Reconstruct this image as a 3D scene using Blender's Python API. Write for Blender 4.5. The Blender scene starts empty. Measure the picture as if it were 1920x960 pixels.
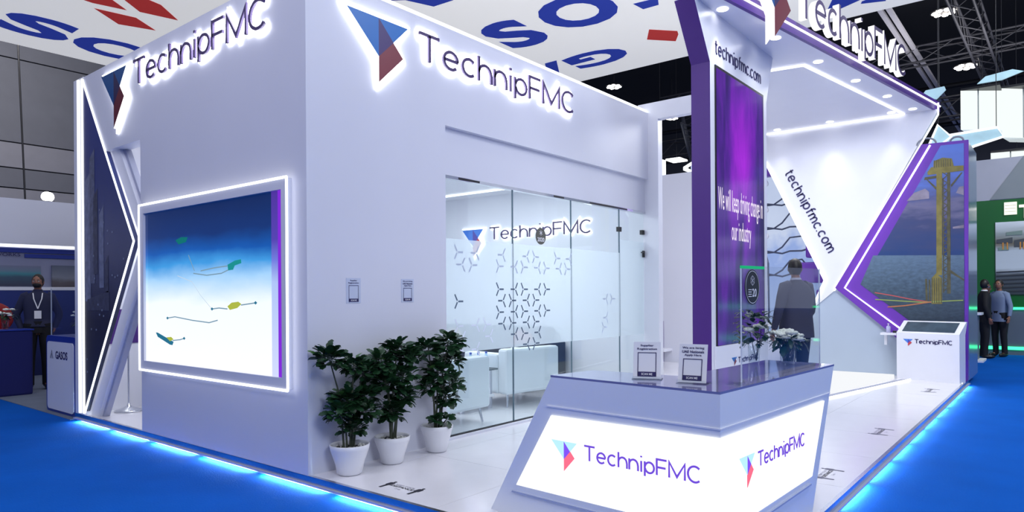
import bpy, bmesh, math, random
from mathutils import Vector, Matrix
R = random.Random(7)
C = bpy.context.scene.collection
S = bpy.context.scene
# ------------------------------------------------------------------ camera
cam_d = bpy.data.cameras.new('camera'); cam = bpy.data.objects.new('camera', cam_d); C.objects.link(cam)
YAW = math.radians(38.9); ROLL = math.atan(.0064)
fw = Vector((math.cos(YAW), math.sin(YAW), 0)); rt = Vector((math.sin(YAW), -math.cos(YAW), 0)); up = Vector((0, 0, 1))
rt2 = rt*math.cos(ROLL) - up*math.sin(ROLL); up2 = rt*math.sin(ROLL) + up*math.cos(ROLL)
cam.matrix_world = Matrix(((rt2.x, up2.x, -fw.x, -3.0324), (rt2.y, up2.y, -fw.y, -4.4136), (rt2.z, up2.z, -fw.z, 1.35), (0, 0, 0, 1)))
cam_d.sensor_width = 36; cam_d.lens = 1288/1920*36; cam_d.shift_y = 71.7/1920; cam_d.clip_start = .05; cam_d.clip_end = 300
S.camera = cam
# ------------------------------------------------------------------ world, exposure, fill and room lights
w = bpy.data.worlds.new('hall_ambience'); S.world = w; w.use_nodes = True
w.node_tree.nodes['Background'].inputs[0].default_value = (.60, .68, 1.0, 1)
w.node_tree.nodes['Background'].inputs[1].default_value = .50
S.view_settings.view_transform = 'Standard'; S.view_settings.look = 'None'; S.view_settings.gamma = 1
S.view_settings.exposure = 0.12; S.view_settings.use_curve_mapping = False
def area(name, loc, target, size, power, col=(1, 1, 1)):
    d = bpy.data.lights.new(name, 'AREA'); d.energy = power; d.color = col; d.shape = 'SQUARE'; d.size = size
    o = bpy.data.objects.new(name, d); C.objects.link(o); o.location = loc
    o.rotation_euler = (Vector(target) - Vector(loc)).to_track_quat('-Z', 'Y').to_euler(); return o
def spot(name, loc, target, power, angle, blend=.6, col=(1, 1, 1), r=.04):
    d = bpy.data.lights.new(name, 'SPOT'); d.energy = power; d.spot_size = math.radians(angle); d.spot_blend = blend; d.color = col; d.shadow_soft_size = r
    o = bpy.data.objects.new(name, d); C.objects.link(o); o.location = loc
    o.rotation_euler = (Vector(target) - Vector(loc)).to_track_quat('-Z', 'Y').to_euler(); return o
area('hall_fill_light', (3.2, -4.5, 6.2), (3.2, -.5, 1.0), 2.0, 150, (.90, .93, 1))  # unseen fill added for the front wall
area('hall_fill_light', (-5.5, 0, 6.5), (0, 2, 1.5), 2.0, 150, (.86, .86, 1))  # unseen fill added on the left side
area('room_ceiling_panel', (3.2, 2.0, 2.9), (3.2, 2.0, 0), 2.4, 72, (.93, .97, 1))
area('roof_fill_light', (20, -2.5, 6.6), (20, -.6, 9), 3.0, 100, (1, .97, 1))  # unseen upward fill added to brighten the roof rails
area('passage_fill', (.75, 3.4, 2.85), (.75, 3.6, 0), .7, 26, (.92, .95, 1))  # unseen fill added to brighten the doorway interior
area('canopy_glow', (7.2, -1.2, 4.1), (7.2, -1.2, 0), 1.6, 78, (.95, .97, 1))
area('hall_fill_light', (-3.5, -11, 6.5), (1.0, -2.5, 1.0), 3.0, 400, (.80, .87, 1))  # unseen fill added behind the camera to lift the counter side
area('hall_fill_light', (1.5, 13.0, 8.5), (2.0, 18, 4.0), 2.0, 330, (1, .97, .95))  # unseen fill added to brighten the hall wall at left
area('hall_fill_light', (11.5, -7.5, 7.5), (16.5, -4, 1.5), 2.0, 420, (.92, .97, 1))  # unseen fill added to brighten the green stand

# ------------------------------------------------------------------ helpers
def mat(name, col, rough=.5, metal=0, emit=None, es=0, noise=.03, nscale=3, spec=.5, bump=0):
    m = bpy.data.materials.new(name); m.use_nodes = True; nt = m.node_tree; b = nt.nodes['Principled BSDF']
    b.inputs['Roughness'].default_value = rough; b.inputs['Metallic'].default_value = metal
    b.inputs['Specular IOR Level'].default_value = spec
    tc = nt.nodes.new('ShaderNodeTexCoord'); n = nt.nodes.new('ShaderNodeTexNoise'); n.inputs['Scale'].default_value = nscale; n.inputs['Detail'].default_value = 3
    nt.links.new(tc.outputs['Object'], n.inputs['Vector'])
    r = nt.nodes.new('ShaderNodeValToRGB'); lo, hi = 1 - noise, 1 + noise
    r.color_ramp.elements[0].color = tuple(min(1, c*lo) for c in col) + (1,); r.color_ramp.elements[1].color = tuple(min(1, c*hi) for c in col) + (1,)
    r.color_ramp.elements[0].position = .3; r.color_ramp.elements[1].position = .7
    nt.links.new(n.outputs['Fac'], r.inputs['Fac']); nt.links.new(r.outputs['Color'], b.inputs['Base Color'])
    if emit: b.inputs['Emission Color'].default_value = tuple(emit) + (1,); b.inputs['Emission Strength'].default_value = es
    if bump:
        bp = nt.nodes.new('ShaderNodeBump'); bp.inputs['Strength'].default_value = bump; bp.inputs['Distance'].default_value = .01
        n2 = nt.nodes.new('ShaderNodeTexNoise'); n2.inputs['Scale'].default_value = nscale*60; nt.links.new(tc.outputs['Object'], n2.inputs['Vector'])
        nt.links.new(n2.outputs['Fac'], bp.inputs['Height']); nt.links.new(bp.outputs['Normal'], b.inputs['Normal'])
    return m
def glow(name, col, es):
    m = bpy.data.materials.new(name); m.use_nodes = True; nt = m.node_tree; nt.nodes.clear()
    e = nt.nodes.new('ShaderNodeEmission'); e.inputs[0].default_value = tuple(col) + (1,); e.inputs[1].default_value = es
    o = nt.nodes.new('ShaderNodeOutputMaterial'); nt.links.new(e.outputs[0], o.inputs[0]); return m
def glassmat(name, tint=(.93, .97, .97), refl=.10):
    m = bpy.data.materials.new(name); m.use_nodes = True; nt = m.node_tree; nt.nodes.clear()
    t = nt.nodes.new('ShaderNodeBsdfTransparent'); t.inputs[0].default_value = tuple(tint) + (1,)
    g = nt.nodes.new('ShaderNodeBsdfGlossy'); g.inputs['Roughness'].default_value = .02
    lw = nt.nodes.new('ShaderNodeLayerWeight'); lw.inputs['Blend'].default_value = .5; pw = nt.nodes.new('ShaderNodeMath'); pw.operation = 'POWER'; pw.inputs[1].default_value = 5
    nt.links.new(lw.outputs['Facing'], pw.inputs[0])
    mx = nt.nodes.new('ShaderNodeMixShader'); ad = nt.nodes.new('ShaderNodeMath'); ad.operation = 'MULTIPLY_ADD'; ad.inputs[1].default_value = .6; ad.inputs[2].default_value = refl*.4; ad.use_clamp = True
    nt.links.new(pw.outputs[0], ad.inputs[0])
    nt.links.new(ad.outputs[0], mx.inputs[0]); nt.links.new(t.outputs[0], mx.inputs[1]); nt.links.new(g.outputs[0], mx.inputs[2])
    o = nt.nodes.new('ShaderNodeOutputMaterial'); nt.links.new(mx.outputs[0], o.inputs[0]); return m
def filmmat():
    m = bpy.data.materials.new('frosted_film'); m.use_nodes = True; nt = m.node_tree; nt.nodes.clear()
    t = nt.nodes.new('ShaderNodeBsdfTransparent'); d = nt.nodes.new('ShaderNodeBsdfDiffuse'); d.inputs[0].default_value = (.80, .88, .93, 1)
    tl = nt.nodes.new('ShaderNodeBsdfTranslucent'); tl.inputs[0].default_value = (.82, .90, .95, 1)
    m1 = nt.nodes.new('ShaderNodeMixShader'); m1.inputs[0].default_value = .55; nt.links.new(d.outputs[0], m1.inputs[1]); nt.links.new(tl.outputs[0], m1.inputs[2])
    m2 = nt.nodes.new('ShaderNodeMixShader'); m2.inputs[0].default_value = .72; nt.links.new(t.outputs[0], m2.inputs[1]); nt.links.new(m1.outputs[0], m2.inputs[2])
    o = nt.nodes.new('ShaderNodeOutputMaterial'); nt.links.new(m2.outputs[0], o.inputs[0]); return m
def gradmat(name, stops, axis='Z', lo=0, hi=1, es=1.0, noise=0, nscale=2, emission=True, stretch=(1, 1, 1)):
    """flat printed or lit picture: a vertical colour gradient with noise in it"""
    m = bpy.data.materials.new(name); m.use_nodes = True; nt = m.node_tree; b = nt.nodes['Principled BSDF']
    tc = nt.nodes.new('ShaderNodeTexCoord'); sp = nt.nodes.new('ShaderNodeSeparateXYZ'); nt.links.new(tc.outputs['Object'], sp.inputs[0])
    mr = nt.nodes.new('ShaderNodeMapRange'); mr.inputs[1].default_value = lo; mr.inputs[2].default_value = hi; nt.links.new(sp.outputs[axis], mr.inputs[0])
    mp = nt.nodes.new('ShaderNodeMapping'); mp.inputs['Scale'].default_value = stretch; nt.links.new(tc.outputs['Object'], mp.inputs[0])
    n = nt.nodes.new('ShaderNodeTexNoise'); n.inputs['Scale'].default_value = nscale; n.inputs['Detail'].default_value = 5; nt.links.new(mp.outputs[0], n.inputs['Vector'])
    ma = nt.nodes.new('ShaderNodeMath'); ma.operation = 'MULTIPLY_ADD'; ma.inputs[1].default_value = noise; ma.inputs[2].default_value = -noise/2; nt.links.new(n.outputs['Fac'], ma.inputs[0])
    ad = nt.nodes.new('ShaderNodeMath'); ad.operation = 'ADD'; nt.links.new(ma.outputs[0], ad.inputs[0]); nt.links.new(mr.outputs[0], ad.inputs[1])
    r = nt.nodes.new('ShaderNodeValToRGB'); cr = r.color_ramp
    while len(cr.elements) < len(stops): cr.elements.new(.5)
    for e, (p, c) in zip(cr.elements, stops): e.position = p; e.color = tuple(c) + (1,)
    nt.links.new(ad.outputs[0], r.inputs['Fac'])
    if emission:
        b.inputs['Base Color'].default_value = (.02, .02, .02, 1); b.inputs['Roughness'].default_value = .15
        nt.links.new(r.outputs['Color'], b.inputs['Emission Color']); b.inputs['Emission Strength'].default_value = es
    else:
        nt.links.new(r.outputs['Color'], b.inputs['Base Color']); b.inputs['Roughness'].default_value = .35
    return m
def lin(r, g, b):
    f = lambda c: (c/255/12.92) if c/255 <= .04045 else ((c/255+.055)/1.055)**2.4
    return (f(r), f(g), f(b))

WALL = mat('white_painted_board', (.70, .71, .80), .45, nscale=1.5, noise=.012)
WALLW = mat('white_gloss_laminate', (.82, .83, .90), .3, noise=.01)
LOWER = mat('shaded_white_laminate', lin(176, 190, 208), .35, noise=.01)  # grey blue paints the shade on the lower end wall
TILE = mat('white_floor_laminate', (.80, .79, .84), .16, noise=.015, nscale=5)
CARPET = mat('blue_carpet', lin(0, 88, 186), .95, noise=.10, nscale=1.2, spec=.1, bump=.3)
GREYC = mat('grey_carpet', lin(105, 115, 135), .9, noise=.08)
PURPLE = mat('purple_laminate', lin(76, 38, 124), .4, noise=.02)
PURPLEB = mat('bright_purple_laminate', lin(110, 56, 176), .4, noise=.03)
DARKP = mat('dark_plum_letter', lin(70, 52, 104), .4)
LED = glow('led_tube', (.93, .95, 1), 2.2)
LEDS = glow('soft_led_strip', (.93, .96, 1), 1.3)
HALO = glow('halo_led', (.95, .97, 1), 3.0)
HALOH = glow('halo_led_bright', (.95, .97, 1), 9.0)
RIM = glow('letter_side_light', (.97, .96, 1), 1.3)
CARPETLED = glow('plinth_led', (.60, .90, 1), 110)
STEEL = mat('brushed_aluminium', (.62, .64, .70), .22, 1)
CHROME = mat('chrome', (.75, .77, .8), .1, 1)
BLACK = mat('black_plastic', (.012, .012, .015), .4)
DARK = mat('dark_painted_steel', (.02, .02, .026), .6)
TRUSS = mat('grey_truss_steel', (.06, .06, .07), .5)
BEAMM = mat('pale_roof_rail', (.72, .70, .74), .5)
CEILM = mat('black_hall_ceiling', (.006, .007, .011), .9)
GLASS = glassmat('clear_glass'); FILM = filmmat(); ACRYL = glassmat('clear_acrylic', (.95, .97, .98), .12)
CUTD = mat('film_cutout_dark', lin(95, 112, 132), .3); CUTL = mat('film_cutout_pale', lin(228, 234, 248), .3)
CUTM = mat('film_cutout_faint', lin(190, 200, 218), .3)
WHITEP = mat('white_card', (.85, .85, .88), .5, noise=.005)
NAVY = mat('navy_ink', lin(44, 38, 92), .5)
BANNER = mat('white_banner_fabric', (.80, .80, .78), .8, emit=(.95, .94, .90), es=.48, noise=.01)  # added emission stands for light falling on fabric and prints from below
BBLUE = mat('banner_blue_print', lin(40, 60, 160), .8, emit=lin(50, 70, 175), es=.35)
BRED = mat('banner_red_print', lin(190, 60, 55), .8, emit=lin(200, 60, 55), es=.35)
SIGNBOX = glow('lit_acrylic_face', (1, 1, 1), 1.15)
WHITEPOT = mat('white_glazed_pot', (.80, .80, .84), .35, noise=.01)
SOIL = mat('dark_potting_bark', (.018, .016, .014), .9, noise=.4, nscale=30)
PEB = mat('white_pebbles', (.6, .6, .58), .7, noise=.2, nscale=40)
LEAF = mat('glossy_green_leaf', (.012, .052, .018), .38, noise=.45, nscale=3)
LEAF2 = mat('fresh_green_leaf', (.05, .15, .03), .38, noise=.35, nscale=5)
STEM = mat('green_brown_stem', (.05, .06, .035), .7, noise=.3, nscale=20)

class MB:
    def __init__(s): s.v = []; s.f = []; s.m = []; s.smooth = set()
    def add(s, vs, fs, mi=0, smooth=False):
        o = len(s.v); s.v += [tuple(x) for x in vs]
        for f in fs:
            if smooth: s.smooth.add(len(s.f))
            s.f.append(tuple(i+o for i in f)); s.m.append(mi)
        return s
    def box(s, a, b, mi=0):
        (x0, y0, z0), (x1, y1, z1) = a, b
        return s.add([(x0,y0,z0),(x1,y0,z0),(x1,y1,z0),(x0,y1,z0),(x0,y0,z1),(x1,y0,z1),(x1,y1,z1),(x0,y1,z1)],
                     [(3,2,1,0),(4,5,6,7),(0,1,5,4),(1,2,6,5),(2,3,7,6),(3,0,4,7)], mi)
    def prism(s, pts, ex, mi=0, side=None):
        n = len(pts); P = [Vector(p) for p in pts]; E = Vector(ex)
        nrm = Vector((0, 0, 0))
        for i in range(n): nrm += P[i].cross(P[(i+1) % n])
        vs = P + [p+E for p in P]
        bot = tuple(range(n)); top = tuple(range(n, 2*n)); fl = nrm.dot(E) > 0
        s.add(vs, [], mi); o = len(s.v)-2*n
        s.f.append(tuple(i+o for i in (bot[::-1] if fl else bot))); s.m.append(mi)
        s.f.append(tuple(i+o for i in (top if fl else top[::-1]))); s.m.append(mi)
        for i in range(n):
            j = (i+1) % n; q = (i, j, j+n, i+n)
            s.f.append(tuple(k+o for k in (q if fl else q[::-1]))); s.m.append(mi if side is None else side)
        return s
    def tube(s, pts, r, seg=8, mi=0, caps=True, smooth=True):
        P = [Vector(p) for p in pts]; n = len(P); rr = r if isinstance(r, (list, tuple)) else [r]*n
        prev = None; vs = []
        for i in range(n):
            t = (P[min(i+1, n-1)]-P[max(i-1, 0)]).normalized()
            a = prev if prev is not None else (Vector((0,0,1)) if abs(t.z) < .9 else Vector((1,0,0)))
            x = (a - t*a.dot(t)).normalized(); y = t.cross(x); prev = x
            for k in range(seg):
                an = 2*math.pi*k/seg; q = rr[i]
                rx, ry = (q if isinstance(q, (list, tuple)) else (q, q))
                vs.append(P[i] + x*math.cos(an)*rx + y*math.sin(an)*ry)
        fs = [(i*seg+k, i*seg+(k+1) % seg, (i+1)*seg+(k+1) % seg, (i+1)*seg+k) for i in range(n-1) for k in range(seg)]
        s.add(vs, fs, mi, smooth)
        if caps: s.add(vs[:seg], [tuple(range(seg))[::-1]], mi); s.add(vs[-seg:], [tuple(range(seg))], mi)
        return s
    def lathe(s, prof, c, seg=24, mi=0):
        vs = []; n = len(prof)
        for r, z in prof:
            for k in range(seg): a = 2*math.pi*k/seg; vs.append((c[0]+r*math.cos(a), c[1]+r*math.sin(a), c[2]+z))
        fs = [(i*seg+k, i*seg+(k+1) % seg, (i+1)*seg+(k+1) % seg, (i+1)*seg+k) for i in range(n-1) for k in range(seg)]
        return s.add(vs, fs, mi, True)
    def ball(s, c, r, mi=0, seg=12, rings=8, rot=None):
        vs = []; r = r if isinstance(r, (list, tuple)) else (r, r, r)
        for i in range(rings+1):
            ph = math.pi*i/rings
            for k in range(seg):
                a = 2*math.pi*k/seg; v = Vector((r[0]*math.sin(ph)*math.cos(a), r[1]*math.sin(ph)*math.sin(a), r[2]*math.cos(ph)))
                if rot: v = rot @ v
                vs.append(Vector(c)+v)
        fs = [(i*seg+k, (i+1)*seg+k, (i+1)*seg+(k+1) % seg, i*seg+(k+1) % seg) for i in range(rings) for k in range(seg)]
        return s.add(vs, fs, mi, True)
    def build(s, name, mats, parent=None, bevel=0):
        me = bpy.data.meshes.new(name)
        off = origin(parent)
        me.from_pydata([(v[0]-off.x, v[1]-off.y, v[2]-off.z) for v in s.v], [], s.f)
        mats = mats if isinstance(mats, (list, tuple)) else [mats]
        for m in mats: me.materials.append(m)
        for i, p in enumerate(me.polygons):
            p.material_index = s.m[i]; p.use_smooth = i in s.smooth
        me.update()
        o = bpy.data.objects.new(name, me); C.objects.link(o)
        if parent: o.parent = parent
        if bevel:
            b = o.modifiers.new('edge', 'BEVEL'); b.width = bevel; b.segments = 2; b.limit_method = 'ANGLE'
        return o
ORG = {}
def origin(p):
    off = Vector((0, 0, 0))
    while p is not None: off += ORG.get(p.name, Vector((0, 0, 0))); p = p.parent
    return off
def tag(o, label=None, cat=None, group=None, kind=None):
    if label: o['label'] = label
    if cat: o['category'] = cat
    if group: o['group'] = group
    if kind: o['kind'] = kind
    return o
def thing(name, label, cat, loc=(0, 0, 0), group=None):
    o = bpy.data.objects.new(name, None); C.objects.link(o); o.location = loc; o.empty_display_size = .1
    ORG[o.name] = Vector(loc); return tag(o, label, cat, group)
def struct(o, label=None, cat=None): return tag(o, label, cat, kind='structure')

# ---- flat lettering: a thin stroke alphabet for the stand's name, the built-in font for the rest
def arc(cx, cy, rx, ry, a0, a1, n=14): return [(cx+rx*math.cos(math.radians(a0+(a1-a0)*i/n)), cy+ry*math.sin(math.radians(a0+(a1-a0)*i/n))) for i in range(n+1)]
SF = {
 'T': [[(0, 1), (1.0, 1)], [(.5, 1), (.5, 0)]],
 'e': [[(.04, .37), (.80, .37)] + arc(.42, .36, .38, .34, 2, 318, 20)[0:0], arc(.42, .36, .38, .34, 2, 315, 20), ],
 'c': [arc(.42, .36, .38, .34, 48, 312, 18)],
 'h': [[(0, 1), (0, 0)], [(0, .35)] + arc(.37, .36, .37, .33, 165, 10, 10) + [(.76, .30), (.76, 0)]],
 'n': [[(0, .72), (0, 0)], [(0, .35)] + arc(.37, .36, .37, .33, 165, 10, 10) + [(.76, .30), (.76, 0)]],
 'i': [[(.07, .70), (.07, 0)], [(.07, .93), (.07, 1.03)]],
 'p': [[(0, .72), (0, -.22)], arc(.40, .36, .38, .34, 170, -170, 20)],
 'F': [[(0, 0), (0, 1), (.80, 1)], [(0, .50), (.72, .50)]],
 'M': [[(0, 0), (0, .98), (.62, .12), (1.24, .98), (1.24, 0)]],
 'C': [arc(.55, .5, .52, .48, 48, 312, 20)],
 't': [[(.18, .95), (.18, .18)] + arc(.38, .18, .2, .16, 180, 290, 6), [(0, .70), (.48, .70)]],
 'f': [arc(.38, .82, .2, .17, 70, 180, 6) + [(.18, 0)], [(0, .66), (.48, .66)]],
 'm': [[(0, .72), (0, 0)], [(0, .35)] + arc(.28, .38, .28, .31, 165, 10, 8) + [(.57, .3), (.57, 0)], [(.57, .35)] + arc(.85, .38, .28, .31, 165, 10, 8) + [(1.14, .3), (1.14, 0)]],
 'o': [arc(.40, .36, .38, .34, 0, 360, 22)],
 '.': [[(0, .0), (0, .09)]],
}
SW = {'T': 1.0, 'e': .82, 'c': .78, 'h': .76, 'n': .76, 'i': .16, 'p': .8, 'F': .8, 'M': 1.24, 'C': 1.0, 't': .48, 'f': .48, 'm': 1.14, 'o': .8, '.': 0}
def ribbon(pts, hw):
    n = len(pts); L = []; Rr = []
    closed = abs(pts[0][0]-pts[-1][0]) < 1e-6 and abs(pts[0][1]-pts[-1][1]) < 1e-6
    for i in range(n):
        a = pts[i-1] if i > 0 else (pts[-2] if closed else None); b = pts[i+1] if i < n-1 else (pts[1] if closed else None); p = pts[i]
        d0 = None if a is None else Vector((p[0]-a[0], p[1]-a[1])).normalized(); d1 = None if b is None else Vector((b[0]-p[0], b[1]-p[1])).normalized()
        d0 = d0 or d1; d1 = d1 or d0
        n0 = Vector((-d0.y, d0.x)); n1 = Vector((-d1.y, d1.x)); m = (n0+n1)
        m = m.normalized() if m.length > 1e-6 else n0; k = min(1/max(m.dot(n0), .35), 2.2)
        ex = Vector((0, 0))
        if a is None: ex = -d1*hw*0
        L.append((p[0]+m.x*hw*k, p[1]+m.y*hw*k)); Rr.append((p[0]-m.x*hw*k, p[1]-m.y*hw*k))
    return L, Rr
def stroke_letter(mb, ch, o, u, v, n, sx, sy, hw, off, depth, mi=0, side=None):
    """hw in metres; off = distance of the back in front of the plane"""
    for st in SF[ch]:
        pts = [(x*sx, y*sy) for x, y in st]; L, Rr = ribbon(pts, hw); k = len(pts)
        f = lambda p, d: o + u*p[0] + v*p[1] + n*d
        vs = [f(p, off+depth) for p in L] + [f(p, off+depth) for p in Rr] + [f(p, off) for p in L] + [f(p, off) for p in Rr]
        sd = mi if side is None else side
        for i in range(k-1):
            mb.add([], []); 
        b = len(mb.v); mb.v += [tuple(q) for q in vs]
        for i in range(k-1):
            for q, m_ in (((i, i+1, k+i+1, k+i)[::-1], mi), ((2*k+i, 2*k+i+1, 3*k+i+1, 3*k+i), sd), ((i, i+1, 2*k+i+1, 2*k+i), sd), ((k+i, k+i+1, 3*k+i+1, 3*k+i)[::-1], sd)):
                mb.f.append(tuple(b+j for j in q)); mb.m.append(m_)
        for q in ((0, k, 3*k, 2*k), (k-1, 2*k-1, 4*k-1, 3*k-1)[::-1]): mb.f.append(tuple(b+j for j in q)); mb.m.append(sd)
def wordmark(word, parent, o, u, v, width, cap, hw, off, depth, face, side=None, halo=None, gap=.21, halow=.022, hoff=.006, xpos=None):
    o, u, v = Vector(o), Vector(u).normalized(), Vector(v).normalized(); n = u.cross(v)
    tot = sum(SW[c] for c in word) + gap*(len(word)-1); sx = width/tot; x = 0
    for c in word:
        mb = MB(); mats = [face, side or face]
        stroke_letter(mb, c, o+u*x*sx, u, v, n, sx, cap, hw, off, depth, 0, 1)
        if halo:
            mats.append(halo); stroke_letter(mb, c, o+u*x*sx, u, v, n, sx, cap, hw+halow, hoff, .012, 2, 2)
        mb.build('letter', mats, parent)
        x += SW[c] + gap
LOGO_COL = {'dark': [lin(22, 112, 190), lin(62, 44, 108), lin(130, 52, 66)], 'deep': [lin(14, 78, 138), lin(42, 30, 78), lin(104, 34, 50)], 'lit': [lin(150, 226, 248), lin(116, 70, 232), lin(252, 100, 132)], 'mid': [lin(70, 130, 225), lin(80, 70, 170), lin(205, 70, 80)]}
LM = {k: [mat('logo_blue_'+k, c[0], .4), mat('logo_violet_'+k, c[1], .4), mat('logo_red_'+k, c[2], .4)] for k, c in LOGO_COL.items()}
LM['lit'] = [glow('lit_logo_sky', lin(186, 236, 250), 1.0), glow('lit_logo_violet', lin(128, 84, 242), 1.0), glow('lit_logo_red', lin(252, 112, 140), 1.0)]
LITV = glow('lit_violet_letter', lin(112, 78, 214), 1.0)
def logo(parent, o, u, v, w_, h_, off, depth, pal, halo=None, side=None, halow=.03, hoff=.006):
    o, u, v = Vector(o), Vector(u).normalized(), Vector(v).normalized(); n = u.cross(v); ms = LM[pal]
    A, B, P, T, E, Q, D = (0, 1), (1, 1), (.5, 1), (.5, .40), (.5, 0), (.745, .69), (.91, .485)
    f = lambda p, d: o + u*p[0]*w_ + v*p[1]*h_ + n*d
    for poly, m in (((A, T, P), 0), ((P, Q, B), 0), ((P, T, Q), 1), ((T, E, D, Q), 2)):
        MB().prism([f(p, off) for p in poly], n*depth, 0, 1).build('logo_facet', [ms[m], side or ms[m]], parent)
    if halo:
        c = (.5, .62); out = [A, T, E, D, Q, B]; cc = Vector((c[0]*w_, c[1]*h_)); pts = []
        for p in out:
            q = Vector((p[0]*w_, p[1]*h_)); d = (q-cc).normalized(); pts.append(q + d*halow*1.5)
        MB().prism([o+u*q.x+v*q.y+n*hoff for q in pts], n*.012).build('halo_plate', halo, parent)
def text_mesh(s, bold=0):
    cu = bpy.data.curves.new('t', 'FONT'); cu.body = s; cu.offset = bold; cu.resolution_u = 4; cu.fill_mode = 'BOTH'
    o = bpy.data.objects.new('t', cu); C.objects.link(o); dg = bpy.context.evaluated_depsgraph_get(); me = bpy.data.meshes.new_from_object(o.evaluated_get(dg))
    vs = [v.co.copy() for v in me.vertices]; fs = [tuple(p.vertices) for p in me.polygons]
    bpy.data.objects.remove(o); bpy.data.curves.remove(cu); bpy.data.meshes.remove(me)
    x0 = min(v.x for v in vs); x1 = max(v.x for v in vs); y0 = min(v.y for v in vs); y1 = max(v.y for v in vs)
    return [((v.x-x0)/(x1-x0), (v.y-y0)/(y1-y0)) for v in vs], fs
def fit_text(name, s, o, uu, vv, m, parent=None, bold=0, mb=None, mi=0):
    """text stretched onto the parallelogram o, o+uu, o+vv"""
    uv, fs = text_mesh(s, bold); o, uu, vv = Vector(o), Vector(uu), Vector(vv)
    vs = [o+uu*a+vv*b for a, b in uv]
    if mb is not None: mb.add(vs, fs, mi); return
    return MB().add(vs, fs).build(name, m, parent)
X0, Y0, Z0 = Vector((1, 0, 0)), Vector((0, 1, 0)), Vector((0, 0, 1))
def yz(pts, x): return [(x, a, b) for a, b in pts]
def xz(pts, y): return [(a, y, b) for a, b in pts]
def flat(pts, mi=0, mb=None): return (mb or MB()).add(pts, [tuple(range(len(pts)))], mi)
def strip(pts, n, hw, mb, mi=0):
    """a thin painted line on a plane with normal n"""
    P = [Vector(p) for p in pts]; n = Vector(n); vs = []
    for i in range(len(P)):
        t = (P[min(i+1, len(P)-1)]-P[max(i-1, 0)]).normalized(); s_ = t.cross(n).normalized()*hw; vs += [P[i]+s_, P[i]-s_]
    mb.add(vs, [(2*i, 2*i+2, 2*i+3, 2*i+1) for i in range(len(P)-1)], mi)

# ================================================================== THE SETTING
struct(MB().box((-30, -30, -.2), (60, 60, -.1)).build('floor', CARPET), 'bright blue hall carpet around the stand', 'carpet')
struct(MB().box((.0, 4.75, -.1), (9, 11.8, -.094)).build('floor', GREYC), 'grey carpet of the neighbouring blue and white stand', 'carpet')
struct(MB().box((-30, -30, 10.6), (60, 60, 10.8)).build('ceiling', CEILM), 'black ceiling high over the exhibition hall', 'ceiling')

# platform with its laminate boards
plat = thing('platform', 'low white laminate platform with aluminium rim under the stand', 'platform', (4.7, .6, 0)); tag(plat, kind='structure')
MB().box((.05, -3.20, -.1), (9.48, 4.56, -.012)).build('base', WALL, plat)
tl = None; n_t = 0
xs = [.03] + [1.05*i for i in range(1, 10)] + [9.47]; ys = [-3.22, -2.35, -1.30, -.25, .80, 1.85, 2.9, 3.95, 4.55]
for i in range(len(xs)-1):
    for j in range(len(ys)-1):
        MB().box((xs[i]+.0015, ys[j]+.0015, -.012), (xs[i+1]-.0015, ys[j+1]-.0015, 0)).build('floor_board', TILE, plat)
rim = MB()
rim.box((.0, -3.25, -.052), (9.5, -3.221, .002)); rim.box((0, -3.221, -.052), (.029, 4.6, .002))
rim.build('rim', STEEL, plat)
lip = MB(); lip.box((-.02, -3.27, -.064), (9.5, -3.222, -.050)); lip.box((-.02, -3.222, -.064), (.029, 4.6, -.050)); lip.build('lower_rim', mat('lilac_grey_trim', (.48, .50, .66), .35), plat)
y = -3.1
while y < 4.3:
    MB().box((.020, y, -.071), (.045, y+.80, -.065)).build('led_strip', CARPETLED, plat); y += .98
x = .2
while x < 9.3:
    MB().box((x, -3.230, -.071), (x+.72, -3.205, -.065)).build('led_strip', CARPETLED, plat); x += .86

# left wall (plane x = 0) with doorway
wl = MB()
wl.box((0, 0, 0), (.15, 2.82, 3.85))
wl.prism(yz([(2.82, 2.93), (3.72, 2.93), (4.32, 3.80), (4.32, 3.85), (2.82, 3.85)], 0), (.15, 0, 0))
struct(wl.build('wall_left', WALL), 'white left wall of the stand with screen and doorway', 'wall')
# front wall (plane y = 0)
wf = MB()
wf.box((.15, 0, 0), (1.48, .15, 3.80)); wf.box((1.48, 0, 2.90), (5.40, .15, 3.80)); wf.box((1.48, .055, 2.46), (5.40, .15, 2.90)); wf.box((.15, .05, 3.80), (5.4, .15, 3.85))
wf.box((1.48, .03, 0), (5.4, .13, .022)); wf.box((0, -.001, 3.775), (5.4, .0, 3.782))
struct(wf.build('wall_front', WALL), 'white front wall above and beside the glass meeting room', 'wall')
struct(MB().box((.15, 4.42, 0), (5.55, 4.52, 3.85)).build('wall_back', WALLW), 'white rear wall of the stand building', 'wall')
struct(MB().box((1.30, .15, 0), (1.42, 4.42, 2.95)).build('wall_inner', WALLW), 'white partition left of the meeting room', 'wall')
struct(MB().box((5.45, .16, 0), (5.55, 4.42, 2.95)).build('wall_right', WALLW), 'white end wall of the meeting room behind its lit name sign', 'wall')
rc = MB(); rc.box((1.42, .15, 2.95), (5.45, 4.42, 3.02)); struct(rc.build('ceiling', WALLW), 'white ceiling of the glass meeting room', 'ceiling')
tr = MB(); tr.box((1.9, .5, 2.93), (5.0, .56, 2.948)); tr.box((1.9, .5, 2.93), (1.96, 3.8, 2.948)); tr.box((1.9, 3.74, 2.93), (5.0, 3.8, 2.948)); tr.box((4.94, .5, 2.93), (5.0, 3.8, 2.948))
struct(tr.build('trim', LED), 'white light line set in the meeting room ceiling', 'light strip')
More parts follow.
